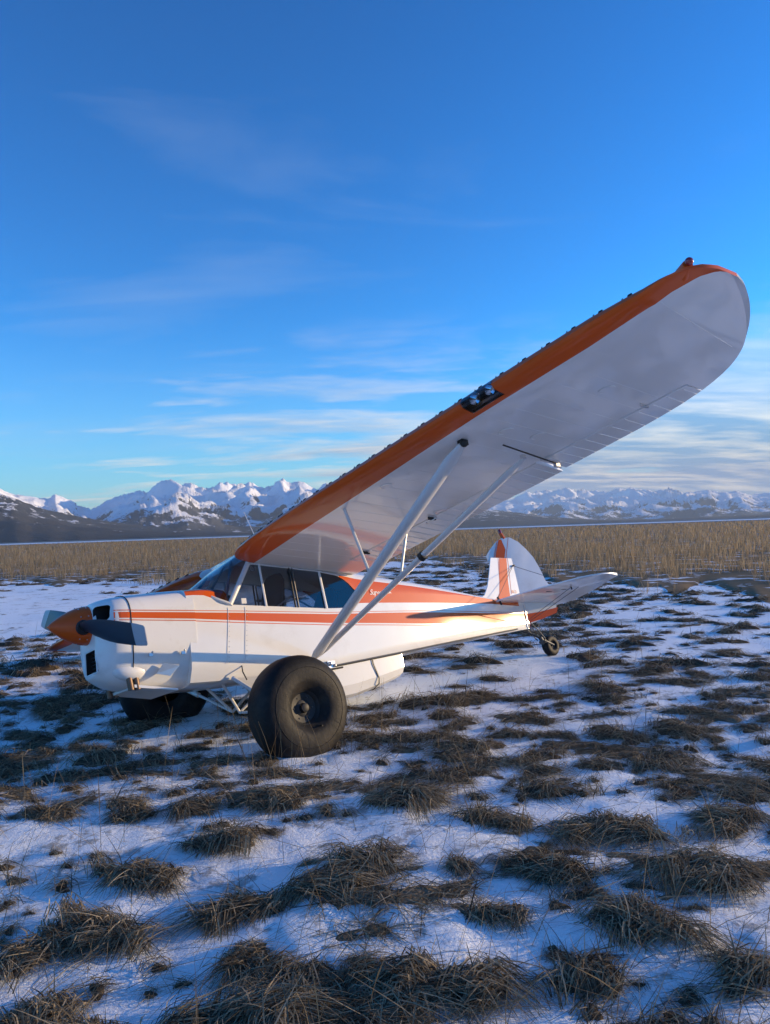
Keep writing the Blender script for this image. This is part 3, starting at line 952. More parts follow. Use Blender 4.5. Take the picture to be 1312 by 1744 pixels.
def build_surface(name, sgn, y0, y1, droop, parent=None, rib_step=.118):
    """aileron or flap hinged behind the wing"""
    ys = np.linspace(y0, y1, 8)
    fx = [0, .03, .10, .3, .6, .85, 1.0]
    V, F = [], []
    xh = XH + .022
    dd = rad(droop)

    def rot(x, y, z):
        zh = plane_z(xh, y) + .03
        dx, dz_ = x - xh, z - zh
        return (xh + dx * math.cos(dd) + dz_ * math.sin(dd), sgn * y, zh - dx * math.sin(dd) + dz_ * math.cos(dd))
    rows = []
    for y in ys:
        xt = x_te(y)
        row = []
        lo = [(xh + (xt - xh) * t) for t in fx]
        for x in lo[::-1]:
            V.append(rot(x, y, wing_pt(x, y, False) + (.012 if x == lo[0] else 0)))
            row.append(len(V) - 1)
        for x in lo:
            V.append(rot(x, y, wing_pt(x, y, True) - (.015 if x == lo[0] else 0)))
            row.append(len(V) - 1)
        rows.append(row)
    n = len(rows[0])
    for i in range(len(rows) - 1):
        for j in range(n):
            F.append((rows[i][j], rows[i + 1][j], rows[i + 1][(j + 1) % n], rows[i][(j + 1) % n]))
    F += [tuple(rows[0]), tuple(rows[-1])]
    o = P(name, V, F, [WINGW], parent, smooth=30)
    for y in np.arange(y0 + .07, y1 - .03, rib_step):
        xt = x_te(y)
        pts = [rot(x, y, wing_pt(x, y, False) - .001) for x in np.linspace(xh + .03, xt - .005, 4)]
        MB().tube(pts, .0036, 6).make('rib', [WINGW], o)
    return o


wings = {}
for sgn in (1, -1):
    w = wings[sgn] = build_wing(sgn)
    build_surface('flap', sgn, .80, 3.30, 2.5)
    build_surface('aileron', sgn, 3.34, 4.634, 0.0)
    # root fillet behind the hinge line, next to the cabin
    V = []
    for y in (.385, .775):
        for x, up in ((XH, 0), (3.11, 0), (3.11, 1), (XH, 1)):
            V.append((x + .002, sgn * y, wing_pt(x, y, bool(up))))
    P('wing_root_panel', V, [(0, 1, 5, 4), (1, 2, 6, 5), (2, 3, 7, 6), (3, 0, 4, 7), (0, 3, 2, 1), (4, 5, 6, 7)], [WINGW], w, smooth=0)
    # vortex generators on top of the leading edge
    for k in range(24):
        y = .62 + k * .190
        for e in (-.024, .024):
            xx0 = x_le(y) + .040
            z0 = wing_pt(xx0, y, True)
            up_ = Vector((-.42, 0, .91))
            al_ = Vector((.91, 0, .42))
            c0, c1_ = Vector((xx0, sgn * (y + e * .7), z0)) - al_ * .02, Vector((xx0, sgn * (y + e * 1.3), z0)) + al_ * .02
            V = [c0 - up_ * .006, c1_ - up_ * .006, c1_ + up_ * .009, c0 + al_ * .022 + up_ * .008]
            V += [v + Vector((0, .003, 0)) for v in V]
            P('vortex_generator', V, [(0, 1, 2, 3), (7, 6, 5, 4), (0, 4, 5, 1), (1, 5, 6, 2), (2, 6, 7, 3), (3, 7, 4, 0)], [BLACK], w, smooth=0)
    # rib tapes under the tip
    MB().tube([(x, sgn * (5.126 - .07 * (x - 1.63)), wing_pt(x, 5.126 - .07 * (x - 1.63), False) - .0005) for x in np.linspace(1.66, 2.56, 8)], .0016, 6).make('tip_seam', [WINGW], w)
    for y in np.arange(.70, 4.6, .178):
        MB().tube([(x, sgn * y, wing_pt(x, y, False) + .0004) for x in np.linspace(x_or(y) + .02, XH - .02, 6)], .0018, 5).make('rib_tape', [WINGW], w)
    # inspection rings
    for x, y in ((1.88, 2.49), (2.06, 3.62), (2.36, 3.66), (2.74, 2.2), (2.42, 2.35), (2.52, 1.1), (2.25, 4.35)):
        z = wing_pt(x, y, False)
        sl = -(.083 - .0106 * (y - .37))
        MB().lathe([(-.001, .058), (.003, .058), (.003, .050), (-.001, .050)], (x, sgn * y, z - .002), (sl, -.025 * sgn, 1), 28, closed=True).make('inspection_ring', [WINGW], w)
    # hinge brackets and pulleys
    for x, y in ((2.70, 4.33), (2.72, 3.40), (2.74, 2.05), (2.74, 1.05)):
        z = wing_pt(x, y, False)
        MB().box((x, sgn * y, z - .012), (.07, .010, .026)).box((x + .035, sgn * y, z - .018), (.04, .016, .014)).make('hinge_bracket', [BLACK if y < 3 else ALU], w, smooth=0)
    # aileron cable fairing rod and horn near the rear strut
    z = wing_pt(2.5, 3.46, False)
    MB().tube([(2.16, sgn * 3.49, z - .012), (2.86, sgn * 3.41, z - .05)], .006, 6).make('aileron_pushrod', [BLACK], w)
    MB().box((2.88, sgn * 3.40, z - .03), (.05, .03, .09)).tube([(2.88, sgn * 3.36, z - .01), (2.93, sgn * 3.40, z - .08)], .008, 6).make('aileron_horn', [ALU], w)
    MB().tube([(2.66, sgn * 2.18, .492), (2.68, sgn * 2.18, .43), (2.62, sgn * 2.10, .40), (2.60, sgn * 2.15, .40)], .006, 6).make('tie_down_hook', [STEELW], w)
    # navigation light
    z = wing_pt(1.60, 5.34, True)
    mb = MB()
    mb.tube([(1.78, sgn * 5.16, z - .012), (1.70, sgn * 5.23, z + .004), (1.64, sgn * 5.29, z + .008), (1.595, sgn * 5.345, z + .014)], [.012, .036, .040, .027], 14)
    nl = mb.make('light_fairing', [ORANGE], w)
    MB().ball((1.582, sgn * 5.362, z + .017), (.024, .022), 0, 14).make('navigation_light', [REDLENS], nl)

# landing light bay in the left wing
bay_x = 1.525
V = []
for y in (3.72, 4.00):
    V += [(1.655, y, wing_pt(1.655, y, False) + .003), (1.655, y, wing_pt(1.655, y, True) - .004), (1.535, y, wing_pt(1.535, y, False) + .004), (1.535, y, wing_pt(1.535, y, True) - .004)]
bay = P('landing_light_bay', V, [(0, 1, 5, 4), (0, 2, 3, 1), (4, 5, 7, 6)], [DARK], wings[1], smooth=0)
for y in (3.79, 3.93):
    MB().lathe([(.0, .047), (.02, .043), (.04, .030), (.048, .0)], (1.597, y, wing_pt(1.60, y, False) + .060), (1, 0, .05), 20).make('landing_lamp', [SILV], wings[1])
V, F = [], []
ysl = np.linspace(3.716, 4.004, 5)
for y in ysl:
    cx_ = [x for x in chord_xs(y, XH)][11:]
    for x in cx_:
        V.append((x - .001, y, wing_pt(x, y, False) - .001))
    for x in cx_[-2:-10:-1]:
        V.append((x - .001, y, wing_pt(x, y, True) + .001))
n = len(V) // 5
F = [(i * n + j, (i + 1) * n + j, (i + 1) * n + j + 1, i * n + j + 1) for i in range(4) for j in range(n - 1)]
P('landing_light_lens', V, F, [GLASS], wings[1], smooth=50)

# cabin roof between the wings
V, F = [], []
for x in np.linspace(1.80, 3.12, 12):
    for y in (.384, .2, 0, -.2, -.384):
        V.append((x, y, wing_pt(max(x, 1.53), .385, True) + .004))
for x in (1.80, 3.12):
    for y in (.384, .2, 0, -.2, -.384):
        V.append((x, y, plane_z(x, .385) + .05))
F = [(i * 5 + j, i * 5 + 5 + j, i * 5 + 6 + j, i * 5 + 1 + j) for i in range(11) for j in range(4)]
F += [(j, j + 1, 61 + j, 60 + j) for j in range(4)]
P('cabin_roof', V, F, [WHITE], smooth=40)
# whip antenna on the roof
MB().tube([(2.3, -.05, .66), (2.18, -.08, .95), (2.10, -.10, 1.20)], .004, 6).make('whip_antenna', [STEELW])

# ---- lift struts --------------------------------------------------------------
for sgn in (1, -1):
    ft, rt, sb = Vector((1.85, sgn * 3.38, wing_pt(1.85, 3.38, False) - .03)), Vector((2.52, sgn * 3.37, wing_pt(2.52, 3.37, False) - .03)), Vector((2.40, sgn * .40, -.50))
    sb2 = sb + Vector((.05, 0, .02))
    st = MB().tube([sb, sb.lerp(ft, .05), sb.lerp(ft, .95), ft], [.030, .062, .062, .030], 16, flat=((1, 0, 0), .52)).make('lift_strut', [STEELW])
    MB().box(ft + Vector((.01, 0, .015)), (.06, .05, .05)).ball(ft + Vector((.0, sgn * .02, .0)), (.030, .030)).make('strut_fitting', [BLACK], st)
    st2 = MB().tube([sb2, sb2.lerp(rt, .05), sb2.lerp(rt, .95), rt], [.020, .040, .040, .020], 16, flat=((1, 0, 0), .55)).make('lift_strut', [STEELW])
    MB().box(rt + Vector((.0, 0, .015)), (.035, .03, .035)).make('strut_fitting', [ALU], st2)
    if sgn == 1:
        p1 = sb2.lerp(rt, .57)
        MB().tube([p1, p1 + (rt - sb2).normalized() * .05], .043, 10).make('strut_sleeve', [BLACK], st2)
    # jury struts
    jf, jr = sb.lerp(ft, .47), sb2.lerp(rt, .47)
    MB().tube([jf, (1.845, sgn * 1.95, wing_pt(1.845, 1.95, False))], .013, 8).make('jury_strut', [STEELW])
    MB().tube([jr, (2.62, sgn * 1.86, wing_pt(2.62, 1.86, False))], .013, 8).make('jury_strut', [STEELW])
    MB().tube([jf, jr], .010, 8).make('jury_strut', [STEELW])

# ---- main gear ---------------------------------------------------------------------


def wheel(name, c, axis, r, width, rim_r, hub=True):
    """tyre with rim, axis points outboard"""
    w = width / 2
    prof = []
    for k in range(15):
        q = rad(-90 + 180 * k / 14)
        s = math.sin(q)
        rr = rim_r + (r - rim_r) * (0.30 + 0.70 * abs(math.cos(q)) ** .62)
        prof.append((w * math.copysign(abs(s) ** .75, s) * 1.0, rr))
    prof = [(-w * .62, rim_r * .98), (-w * .93, rim_r + (r - rim_r) * .18)] + prof + [(w * .93, rim_r + (r - rim_r) * .18), (w * .62, rim_r * .98)]
    t = MB().lathe(prof, c, axis, 56)
    ty = t.make(name, [TYRE], smooth=50)
    ax = Vector(axis).normalized()
    cc = Vector(c)
    if r > .3:
        for qd, tr in ((74, .0022),):
            q = rad(qd)
            rr = rim_r + (r - rim_r) * (0.30 + 0.70 * math.cos(q) ** .62)
            dd = w * math.sin(q) ** .75
            ring = [(dd + tr * 1.1 * math.cos(t), rr + tr * 1.1 * math.sin(t)) for t in [2 * math.pi * i / 6 for i in range(6)]]
            MB().lathe(ring, cc, ax, 56, closed=True).make('sidewall_ring', [TYRE], ty)
        vs = ax.cross(Vector((1, 0, .6))).normalized()
        MB().tube([cc + ax * (w * .7) + vs * rim_r * 1.25, cc + ax * (w * 1.02) + vs * rim_r * 1.32], .007, 6).make('valve_stem', [BLACK], ty)
    MB().lathe([(w * .55, rim_r * .99), (w * .60, rim_r * 1.03), (w * .56, rim_r * .93), (w * .42, rim_r * .84), (w * .36, rim_r * .5), (w * .42, rim_r * .36), (w * .42, .0)], cc, ax, 36).make('wheel_rim', [BLACK], ty)
    MB().lathe([(w * .36, rim_r * .30), (w * .58, rim_r * .26), (w * .62, rim_r * .18), (w * .62, 0)], cc, ax, 20).make('hub_cap', [BLACK], ty)
    s = ax.cross(Vector((0, .1, 1))).normalized()
    tt = ax.cross(s)
    for k in range(6):
        q = 2 * math.pi * k / 6
        MB().ball(cc + ax * (w * .385) + (s * math.cos(q) + tt * math.sin(q)) * rim_r * .66, (.008, .008), 0, 8).make('wheel_bolt', [WIRE], ty)
    return ty


LW = Vector((1.815, .925, -.985))
wheel('tyre', LW, (0, 1, -.04), .465, .38, .150)
RWc = Vector((1.45, -.98, -.47))
wheel('tyre', RWc, (.25, -1, .30), .465, .38, .150)
for sgn, wc in ((1, LW), (-1, RWc)):
    axle = wc - Vector((0, sgn * .20, 0))
    lf, lr = Vector((1.52, sgn * .34, -.60)), Vector((2.36, sgn * .35, -.575))
    MB().tube([lf, axle], .020, 8).make('gear_leg', [STEELW])
    MB().tube([lr, axle], .020, 8).make('gear_leg', [STEELW])
    P('gear_leg_fabric', [lf + Vector((.02, 0, -.01)), axle, lr - Vector((.02, 0, .01))] + [v - Vector((0, sgn * .012, 0)) for v in (lf + Vector((.02, 0, -.01)), axle, lr - Vector((.02, 0, .01)))], [(0, 1, 2), (5, 4, 3), (0, 3, 4, 1), (1, 4, 5, 2), (2, 5, 3, 0)], [BEIGE], smooth=0)
    apex = Vector((1.72, sgn * .05, -.90)) if sgn == 1 else Vector((1.70, -.05, -.88))
    MB().tube([(1.50, sgn * .16, -.615), apex], .014, 8).make('cabane_strut', [STEELW])
    MB().tube([(2.10, sgn * .16, -.60), apex], .014, 8).make('cabane_strut', [STEELW])
    mid = apex.lerp(axle, .55)
    MB().tube([apex, mid], .014, 8).tube([mid, axle], .026, 10).make('shock_strut', [STEELW])
    MB().tube([axle, wc + Vector((0, sgn * .10, 0))], .024, 10).make('axle', [WIRE])
# fitting and step by the strut foot
MB().box((2.62, .385, -.56), (.09, .02, .07)).ball((2.60, .40, -.555), (.022, .022)).ball((2.655, .40, -.575), (.018, .018)).make('strut_foot_fitting', [ALU])
MB().tube([(2.45, .38, -.60), (2.56, .41, -.615), (2.75, .40, -.60)], .010, 8).make('tie_down_bar', [BLACK])
MB().tube([(1.62, .36, -.50), (1.60, .40, -.56), (1.63, .41, -.64)], .006, 6).make('brake_line', [BLACK])

# ---- belly pod -------------------------------------------------------------------------
stp = [(1.95, .20, -.68), (2.05, .28, -.80), (2.25, .325, -.90), (2.60, .335, -.925), (2.95, .335, -.895), (3.30, .325, -.825), (3.60, .31, -.75), (3.66, .30, -.73)]
V, F = [], []
for x, w, zb in stp:
    zt = z_low(x) - .004
    for y, z in ((w, zt), (w, zt + (zb - zt) * .62), (w - .035, zb + .03), (w - .10, zb), (-(w - .10), zb), (-(w - .035), zb + .03), (-w, zt + (zb - zt) * .62), (-w, zt)):
        V.append((x, y, z))
F = [(i * 8 + j, i * 8 + 8 + j, i * 8 + 8 + (j + 1) % 8, i * 8 + (j + 1) % 8) for i in range(len(stp) - 1) for j in range(8)]
F += [tuple(range(8)), tuple((len(stp) - 1) * 8 + j for j in range(8))]
pod = P('belly_pod', V, F, [WHITE], smooth=12)
for xa, xb in ((3.20, 3.24),):
    MB().tube([(xa, .338, z_low(xa) + .03), (xa + .005, .338, z_low(xa) - .05), (xb + .02, .333, -.74), (xb + .015, .322, -.795), (xb - .01, .24, -.845), (xb, -.24, -.845)], .010, 6, flat=((1, 0, 0), .35)).make('pod_strap', [WIRE], pod)

# ---- tail -------------------------------------------------------------------------------
# fin
fin = [(5.35, .150), (5.51, .215), (5.60, .33), (5.68, .50), (5.775, .733), (6.185, .728), (6.20, .50), (6.205, .322), (6.21, .10)]
V = []
for (x, z) in fin:
    le = z > .14 and x < 5.8
    V.append((x, .006 if le else .018, z))
V += [(x, -y, z) for x, y, z in V]
nf = len(fin)
F = [tuple(range(nf)), tuple(range(2 * nf - 1, nf - 1, -1))] + [(i, i + nf, (i + 1) % nf + nf, (i + 1) % nf) for i in range(nf)]
fino = P('fin', V, F, [FABRIC], smooth=0)


def band(name, pts_l, pts_r, yoff, mat, parent, fx=lambda x, z: 0.0, xf=None):
    """flat painted band lying 2 mm proud of a tail surface, both sides"""
    for sgn in (1, -1):
        V = []
        for (xa, za), (xb, zb) in zip(pts_l, pts_r):
            for x, z in ((xa, za), (xb, zb)):
                p = (x, sgn * (yoff(x, z)), z)
                V.append(xf(p) if xf else p)
        F = [(2 * i, 2 * i + 2, 2 * i + 3, 2 * i + 1) for i in range(len(pts_l) - 1)]
        P(name, V, F, [mat], parent, smooth=0)


fin_y = lambda x, z: ip((x - ip(z, [.15, .33, .733], [5.45, 5.60, 5.775])) / max(.05, 6.2 - ip(z, [.15, .33, .733], [5.45, 5.60, 5.775])), [0, 1], [.006, .018]) + .0025
band('stripe', [(5.60, .135), (5.74, .17), (5.80, .24), (5.85, .40), (5.94, .728)], [(5.70, .075), (5.92, .10), (6.00, .20), (6.02, .40), (6.085, .728)], fin_y, ORANGE, fino)
band('pin_stripe', [(5.83, .30), (5.915, .728)], [(5.837, .30), (5.922, .728)], fin_y, ORANGE, fino)
band('pin_stripe', [(6.03, .22), (6.105, .728)], [(6.037, .22), (6.112, .728)], fin_y, ORANGE, fino)

# rudder, swung left
RD = rad(23)
rud = [(.0, .735), (-.370, .735), (-.375, .80), (-.300, .888), (-.185, .992), (-.10, 1.030), (.026, 1.031), (.145, .956), (.247, .847), (.333, .721), (.398, .546), (.443, .373), (.545, .20), (.556, .127), (.50, -.094), (.104, -.195), (.01, -.245), (.0, -.20)]


def rudx(p):
    c, y, z = p
    return (6.212 + c * math.cos(RD) - y * math.sin(RD), c * math.sin(RD) + y * math.cos(RD), z)


V = [rudx((c, .019 if (abs(c) < .15) else .006, z)) for c, z in rud] + [rudx((c, -(.019 if (abs(c) < .15) else .006), z)) for c, z in rud]
nf = len(rud)
core = []
# triangulated fan about the hinge to keep the blade lens-shaped
V += [rudx((.06, .020, .35)), rudx((.06, -.020, .35))]
F = [(i, (i + 1) % nf, 2 * nf) for i in range(nf)] + [((i + 1) % nf + nf, i + nf, 2 * nf + 1) for i in range(nf)] + [(i, i + nf, (i + 1) % nf + nf, (i + 1) % nf) for i in range(nf)]
rudo = P('rudder', V, F, [FABRIC], smooth=60)
rud_y = lambda x, z: .0225 if abs(x) < .15 else .0215
band('stripe', [(-.262, .737), (-.215, .86), (-.150, 1.008)], [(-.118, .737), (-.075, .86), (-.020, 1.028)], lambda x, z: .0175, ORANGE, rudo, xf=rudx)
band('pin_stripe', [(-.285, .737), (-.180, .992)], [(-.277, .737), (-.172, .997)], lambda x, z: .0155, ORANGE, rudo, xf=rudx)
band('pin_stripe', [(-.098, .737), (-.002, 1.026)], [(-.090, .737), (.006, 1.026)], lambda x, z: .020, ORANGE, rudo, xf=rudx)
band('stripe', [(.02, -.062), (.25, -.055), (.535, -.020)], [(.02, -.190), (.25, -.158), (.495, -.095)], lambda x, z: .022, ORANGE, rudo, xf=rudx)
MB().tube([rudx((-.06, 0, 1.02)), rudx((-.085, 0, 1.085)), rudx((-.095, 0, 1.11))], [.028, .024, .022], 12).make('beacon_base', [ORANGE], rudo)
MB().lathe([(0, .024), (.045, .024), (.058, .016), (.06, 0)], rudx((-.095, 0, 1.105)), (-.15, -.02, 1), 14).make('beacon_light', [REDLENS], rudo)

# tailplanes and drooped elevators
ZS = .11
stab = [(5.60, .06), (5.585, .27), (5.60, .56), (5.64, .87), (5.70, 1.16), (5.76, 1.36), (5.84, 1.47), (5.95, 1.545), (6.10, 1.57), (6.30, 1.52), (6.305, .06)]
elev = [(.0, .075), (.455, .13), (.470, .30), (.455, .42), (.415, .60), (.350, .78), (.27, .98), (.18, 1.17), (.09, 1.34), (.0, 1.49)]
ED = rad(10)
for sgn in (1, -1):
    V = []
    for side in (1, -1):
        for x, y in stab:
            th = .017 if x > 6.2 else (.012 if y < .1 else .007)
            V.append((x, sgn * y, ZS + side * th))
    nf = len(stab)
    V += [(5.98, sgn * .6, ZS + .021), (5.98, sgn * .6, ZS - .021)]
    F = [(i, (i + 1) % nf, 2 * nf) for i in range(nf)] + [((i + 1) % nf + nf, i + nf, 2 * nf + 1) for i in range(nf)] + [(i, i + nf, (i + 1) % nf + nf, (i + 1) % nf) for i in range(nf)]
    so = P('tailplane', V, F, [WINGW], smooth=50)
    V = []
    for side in (1, -1):
        for c, y in elev:
            th = .016 if c < .02 else .004
            V.append((6.32 + c * math.cos(ED) - side * th * math.sin(ED) * 0, sgn * y, ZS - c * math.sin(ED) + side * th))
    nf = len(elev)
    F = [tuple(range(nf)), tuple(range(2 * nf - 1, nf - 1, -1))] + [(i, i + nf, (i + 1) % nf + nf, (i + 1) % nf) for i in range(nf)]
    P('elevator', V, F, [WINGW], smooth=0)
    for (x, y, c) in ((5.96, .70, 0), (6.12, .82, 0)):
        MB().box((x, sgn * y, ZS - .019), (.10, .028, .006)).make('inspection_plate', [WIRE], so, smooth=0)
    # bracing wires
    for a, b2 in (((6.18, sgn * .02, .62), (6.10, sgn * .95, ZS + .02)), ((6.18, sgn * .02, .62), (5.62, sgn * .10, ZS + .01)), ((6.12, sgn * .03, -.20), (6.10, sgn * .95, ZS - .02)), ((6.14, sgn * .02, -.22), (6.26, sgn * .95, ZS - .02))):
        MB().tube([a, b2], .0035, 5).make('bracing_wire', [WIRE])
    MB().tube([(6.10, sgn * .95, ZS - .055), (6.10, sgn * .95, ZS + .045)], .010, 6).make('wire_clamp', [BLACK])
    MB().tube([(5.60, sgn * .14, ZS + .05), (5.64, sgn * .15, ZS - .06)], .014, 8).make('tailplane_bracket', [BLACK])
MB().tube([(6.18, .05, .62), (6.18, -.05, .62)], .012, 8).make('wire_clamp', [BLACK])

# tail wheel
MB().tube([(6.02, 0, -.265), (6.22, 0, -.315), (6.42, 0, -.385), (6.52, 0, -.42)], .022, 8, flat=((0, 1, 0), .4)).make('tail_spring', [BLACK])
TW = Vector((6.645, 0, -.512))
MB().tube([(6.46, 0, -.39), (6.52, 0, -.47)], .030, 10).tube([(6.50, .05, -.45), (6.645, .055, -.512)], .016, 8).tube([(6.50, -.05, -.45), (6.645, -.055, -.512)], .016, 8).tube([(6.50, -.055, -.45), (6.50, .055, -.45)], .020, 8).make('tail_fork', [WIRE])
wheel('tyre', TW, (0, 1, 0), .145, .115, .05)
for sgn in (1, -1):
    MB().tube([(6.24, sgn * .07, -.19), (6.36, sgn * .075, -.30), (6.48, sgn * .07, -.42)], .007, 6).make('steering_spring', [WIRE])
MB().tube([(6.20, .04, .06), (6.205, .045, -.10), (6.19, .04, -.24)], .012, 8).make('tail_post_fitting', [ALU])
MB().tube([(6.22, .05, -.10), (6.26, .05, -.26)], .007, 6).make('steering_cable', [REDLENS])

# ---- lettering -------------------------------------------------------------------------------


def lettering(name, text, size, p, xdir, ydir, mat, parent, shear=0.0, space=1.0):
    cu = bpy.data.curves.new(name, 'FONT')
    cu.body = text
    cu.size = size
    cu.shear = shear
    cu.space_character = space
    cu.extrude = .0006
    cu.resolution_u = 3
    t = bpy.data.objects.new('tmp', cu)
    COL.objects.link(t)
    dg = bpy.context.evaluated_depsgraph_get()
    me = bpy.data.meshes.new_from_object(t.evaluated_get(dg))
    bpy.data.objects.remove(t)
    X, Y = Vector(xdir).normalized(), Vector(ydir).normalized()
    for v in me.vertices:
        q = Vector(p) + X * v.co.x + Y * v.co.y
        q.y += v.co.z
        v.co = loc(q)
    me.materials.clear()
    me.materials.append(mat)
    o = bpy.data.objects.new(name, me)
    COL.objects.link(o)
    o.parent = parent
    return o


lettering('lettering', 'Super Cub', .085, (3.29, hw(3.29) + .001, .165), (1, -.0895, -.02), (0, 0, 1), WHITE, fus, shear=.35, space=.9)
lettering('lettering', 'N 2', .060, (6.05, .0215, .235), (1, .02, -.03), (0, 0, 1), FINLET, fino)

# ================================================================== grass
def grass_mat(name, dark, light, rough=0.75, trans=0.25, contrast=False):
    m = bpy.data.materials.new(name)
    m.use_nodes = True
    T = NT(m.node_tree)
    g = T.add('ShaderNodeNewGeometry')
    r = g.outputs['Random Per Island']
    big = T.noise(g.outputs['Position'], 0.9, 3, 0.6)
    f = T.math('MULTIPLY_ADD', big, 0.55, T.math('MULTIPLY_ADD', r, 0.8, -0.2))
    mid = tuple(a * .62 + b * .38 for a, b in zip(dark, light))
    c = T.ramp(f, [(0.15, dark), (0.52, mid), (0.74, tuple(a * .4 + b * .6 for a, b in zip(dark, light))), (0.95, light)] if contrast else [(0.12, dark), (0.55, tuple((a + b) / 2 * .82 for a, b in zip(dark, light))), (0.92, light)])
    d = T.add('ShaderNodeBsdfDiffuse', ins={'Color': c, 'Roughness': 0.6})
    t = T.add('ShaderNodeBsdfTranslucent', ins={'Color': c})
    mx = T.add('ShaderNodeMixShader', ins={0: trans, 1: d.outputs[0], 2: t.outputs[0]})
    T.add('ShaderNodeOutputMaterial', ins={'Surface': mx.outputs[0]})
    return m


TUS = grass_mat('dead_grass', (0.070, 0.056, 0.042), (0.66, 0.53, 0.35), contrast=True)
REED = grass_mat('reed_straw', (0.30, 0.22, 0.130), (0.56, 0.43, 0.265), trans=0.45)
STRAW = grass_mat('pale_straw', (0.14, 0.10, 0.06), (0.42, 0.31, 0.17))
LITTER = pmat('straw_litter', (0.20, 0.158, 0.108), 0.95, spec=0.05, var=0.6, var_scale=18, bump=1.0, bump_scale=60)
MOUND = pmat('grass_thatch', (0.085, 0.067, 0.048), 0.95, spec=0.05, var=0.5, var_scale=14, bump=1.0, bump_scale=45)


def ribbons(path, width):
    """path (n, k, 3) centre lines, width (n, k) -> quads"""
    n, k, _ = path.shape
    d = path[:, -1] - path[:, 0]
    d[:, 2] *= .2
    side = np.stack([-d[:, 1], d[:, 0], np.zeros(n)], 1)
    side += rng.normal(0, .35, (n, 3)) * np.linalg.norm(d, axis=1)[:, None]
    side /= np.linalg.norm(side, axis=1)[:, None] + 1e-9
    a = path - side[:, None, :] * width[..., None] / 2
    b = path + side[:, None, :] * width[..., None] / 2
    V = np.stack([a, b], 2).reshape(-1, 3)
    base = (np.arange(n) * k * 2)[:, None] + (np.arange(k - 1) * 2)[None]
    F = np.stack([base, base + 1, base + 3, base + 2], -1).reshape(-1, 4)
    return V, F


def tussock(nb, k, rx, ry, h, comb, seed, wd=.0054, nbun=None):
    """a flopped-over tussock: bundles of blades laid over one another, combed by wind and snow"""
    g = np.random.default_rng(seed)
    m_ = nbun or int(np.clip(10 + 26 * (rx + ry), 7, 34))
    size = (rx + ry) / 2
    # bundle roots sit in a ragged, lobed patch
    lob = g.uniform(0, 2 * np.pi, 3)
    q = g.uniform(0, 2 * np.pi, m_)
    rr = g.uniform(0, 1, m_) ** .55 * (.72 + .22 * np.sin(2 * q + lob[0]) + .18 * np.sin(3 * q + lob[1]))
    cx_, cy_ = rr * np.cos(q) * rx, rr * np.sin(q) * ry
    base_dir = math.atan2(comb[1], comb[0])
    th = base_dir + g.normal(0, .85, m_) + np.where(g.uniform(0, 1, m_) < .35, g.uniform(-2.4, 2.4, m_), 0)
    Lb = g.uniform(.20, .48, m_) * (.46 + 1.8 * size)
    apex = g.uniform(.45, 1.15, m_) * h
    w8 = g.uniform(.5, 1.5, m_)
    own = g.choice(m_, nb, p=w8 / w8.sum())
    d = th[own] + g.normal(0, .20, nb) + np.where(g.uniform(0, 1, nb) < .10, g.normal(0, .9, nb), 0)
    L = Lb[own] * g.uniform(.45, 1.2, nb)
    bx = cx_[own] + g.normal(0, .045, nb) * (.5 + size) - np.cos(d) * L * .32
    by = cy_[own] + g.normal(0, .045, nb) * (.5 + size) - np.sin(d) * L * .32
    s = np.linspace(0, 1, k)
    bend = g.normal(0, .17, nb)
    along = L[:, None] * s[None]
    latr = bend[:, None] * L[:, None] * s[None] ** 2 * .55
    X = bx[:, None] + np.cos(d)[:, None] * along - np.sin(d)[:, None] * latr
    Y = by[:, None] + np.sin(d)[:, None] * along + np.cos(d)[:, None] * latr
    peak = g.uniform(.08, .36, nb)[:, None]
    arc = np.where(s[None] < peak, np.sin(s[None] / peak * np.pi / 2), np.cos((s[None] - peak) / (1 - peak) * np.pi / 2) ** .8)
    stray = g.uniform(0, 1, nb) < .06
    top_ = apex[own] * g.uniform(.55, 1.15, nb)
    Z = top_[:, None] * np.clip(arc, 0, 1) + .004 + g.uniform(0, .014, nb)[:, None]
    Z += np.where(stray, g.uniform(.03, .16, nb), 0)[:, None] * s[None] ** 1.4
    W_ = np.outer(g.uniform(.55, 1.4, nb) * wd, np.interp(s, [0, .3, 1], [.9, 1.0, .22]))
    bv, bf = ribbons(np.stack([X, Y, Z], -1), W_)
    # thatch mound under the blades
    na_, nr_ = (22, 6) if nb > 300 else ((14, 4) if nb > 100 else (10, 3))
    mv = [(0, 0, h * .62)]
    for i in range(1, nr_ + 1):
        for j in range(na_):
            a = 2 * math.pi * j / na_
            r = i / nr_ * (.70 + .22 * math.sin(2 * a + lob[0]) + .18 * math.sin(3 * a + lob[1]) + .07 * math.sin(7 * a + lob[2]) + .07 * g.normal())
            z = h * .62 * max(0.0, 1 - (i / nr_) ** 2.6) * (1 + .22 * g.normal()) - (.03 if i == nr_ else 0)
            mv.append((r * rx * .92 * math.cos(a), r * ry * .92 * math.sin(a), z))
    mf = [(0, 1 + j, 1 + (j + 1) % na_, 1 + (j + 1) % na_) for j in range(na_)]
    mq = []
    for i in range(nr_ - 1):
        for j in range(na_):
            a = 1 + i * na_ + j
            b = 1 + i * na_ + (j + 1) % na_
            mq.append((a, a + na_, b + na_, b))
    # centre closed with quads (two neighbouring sectors each)
    mq += [(0, 1 + j, 1 + (j + 1) % na_, 1 + (j + 2) % na_) for j in range(0, na_, 2)]
    return bv, bf, np.array(mv, float), np.array(mq, dtype=np.int64)


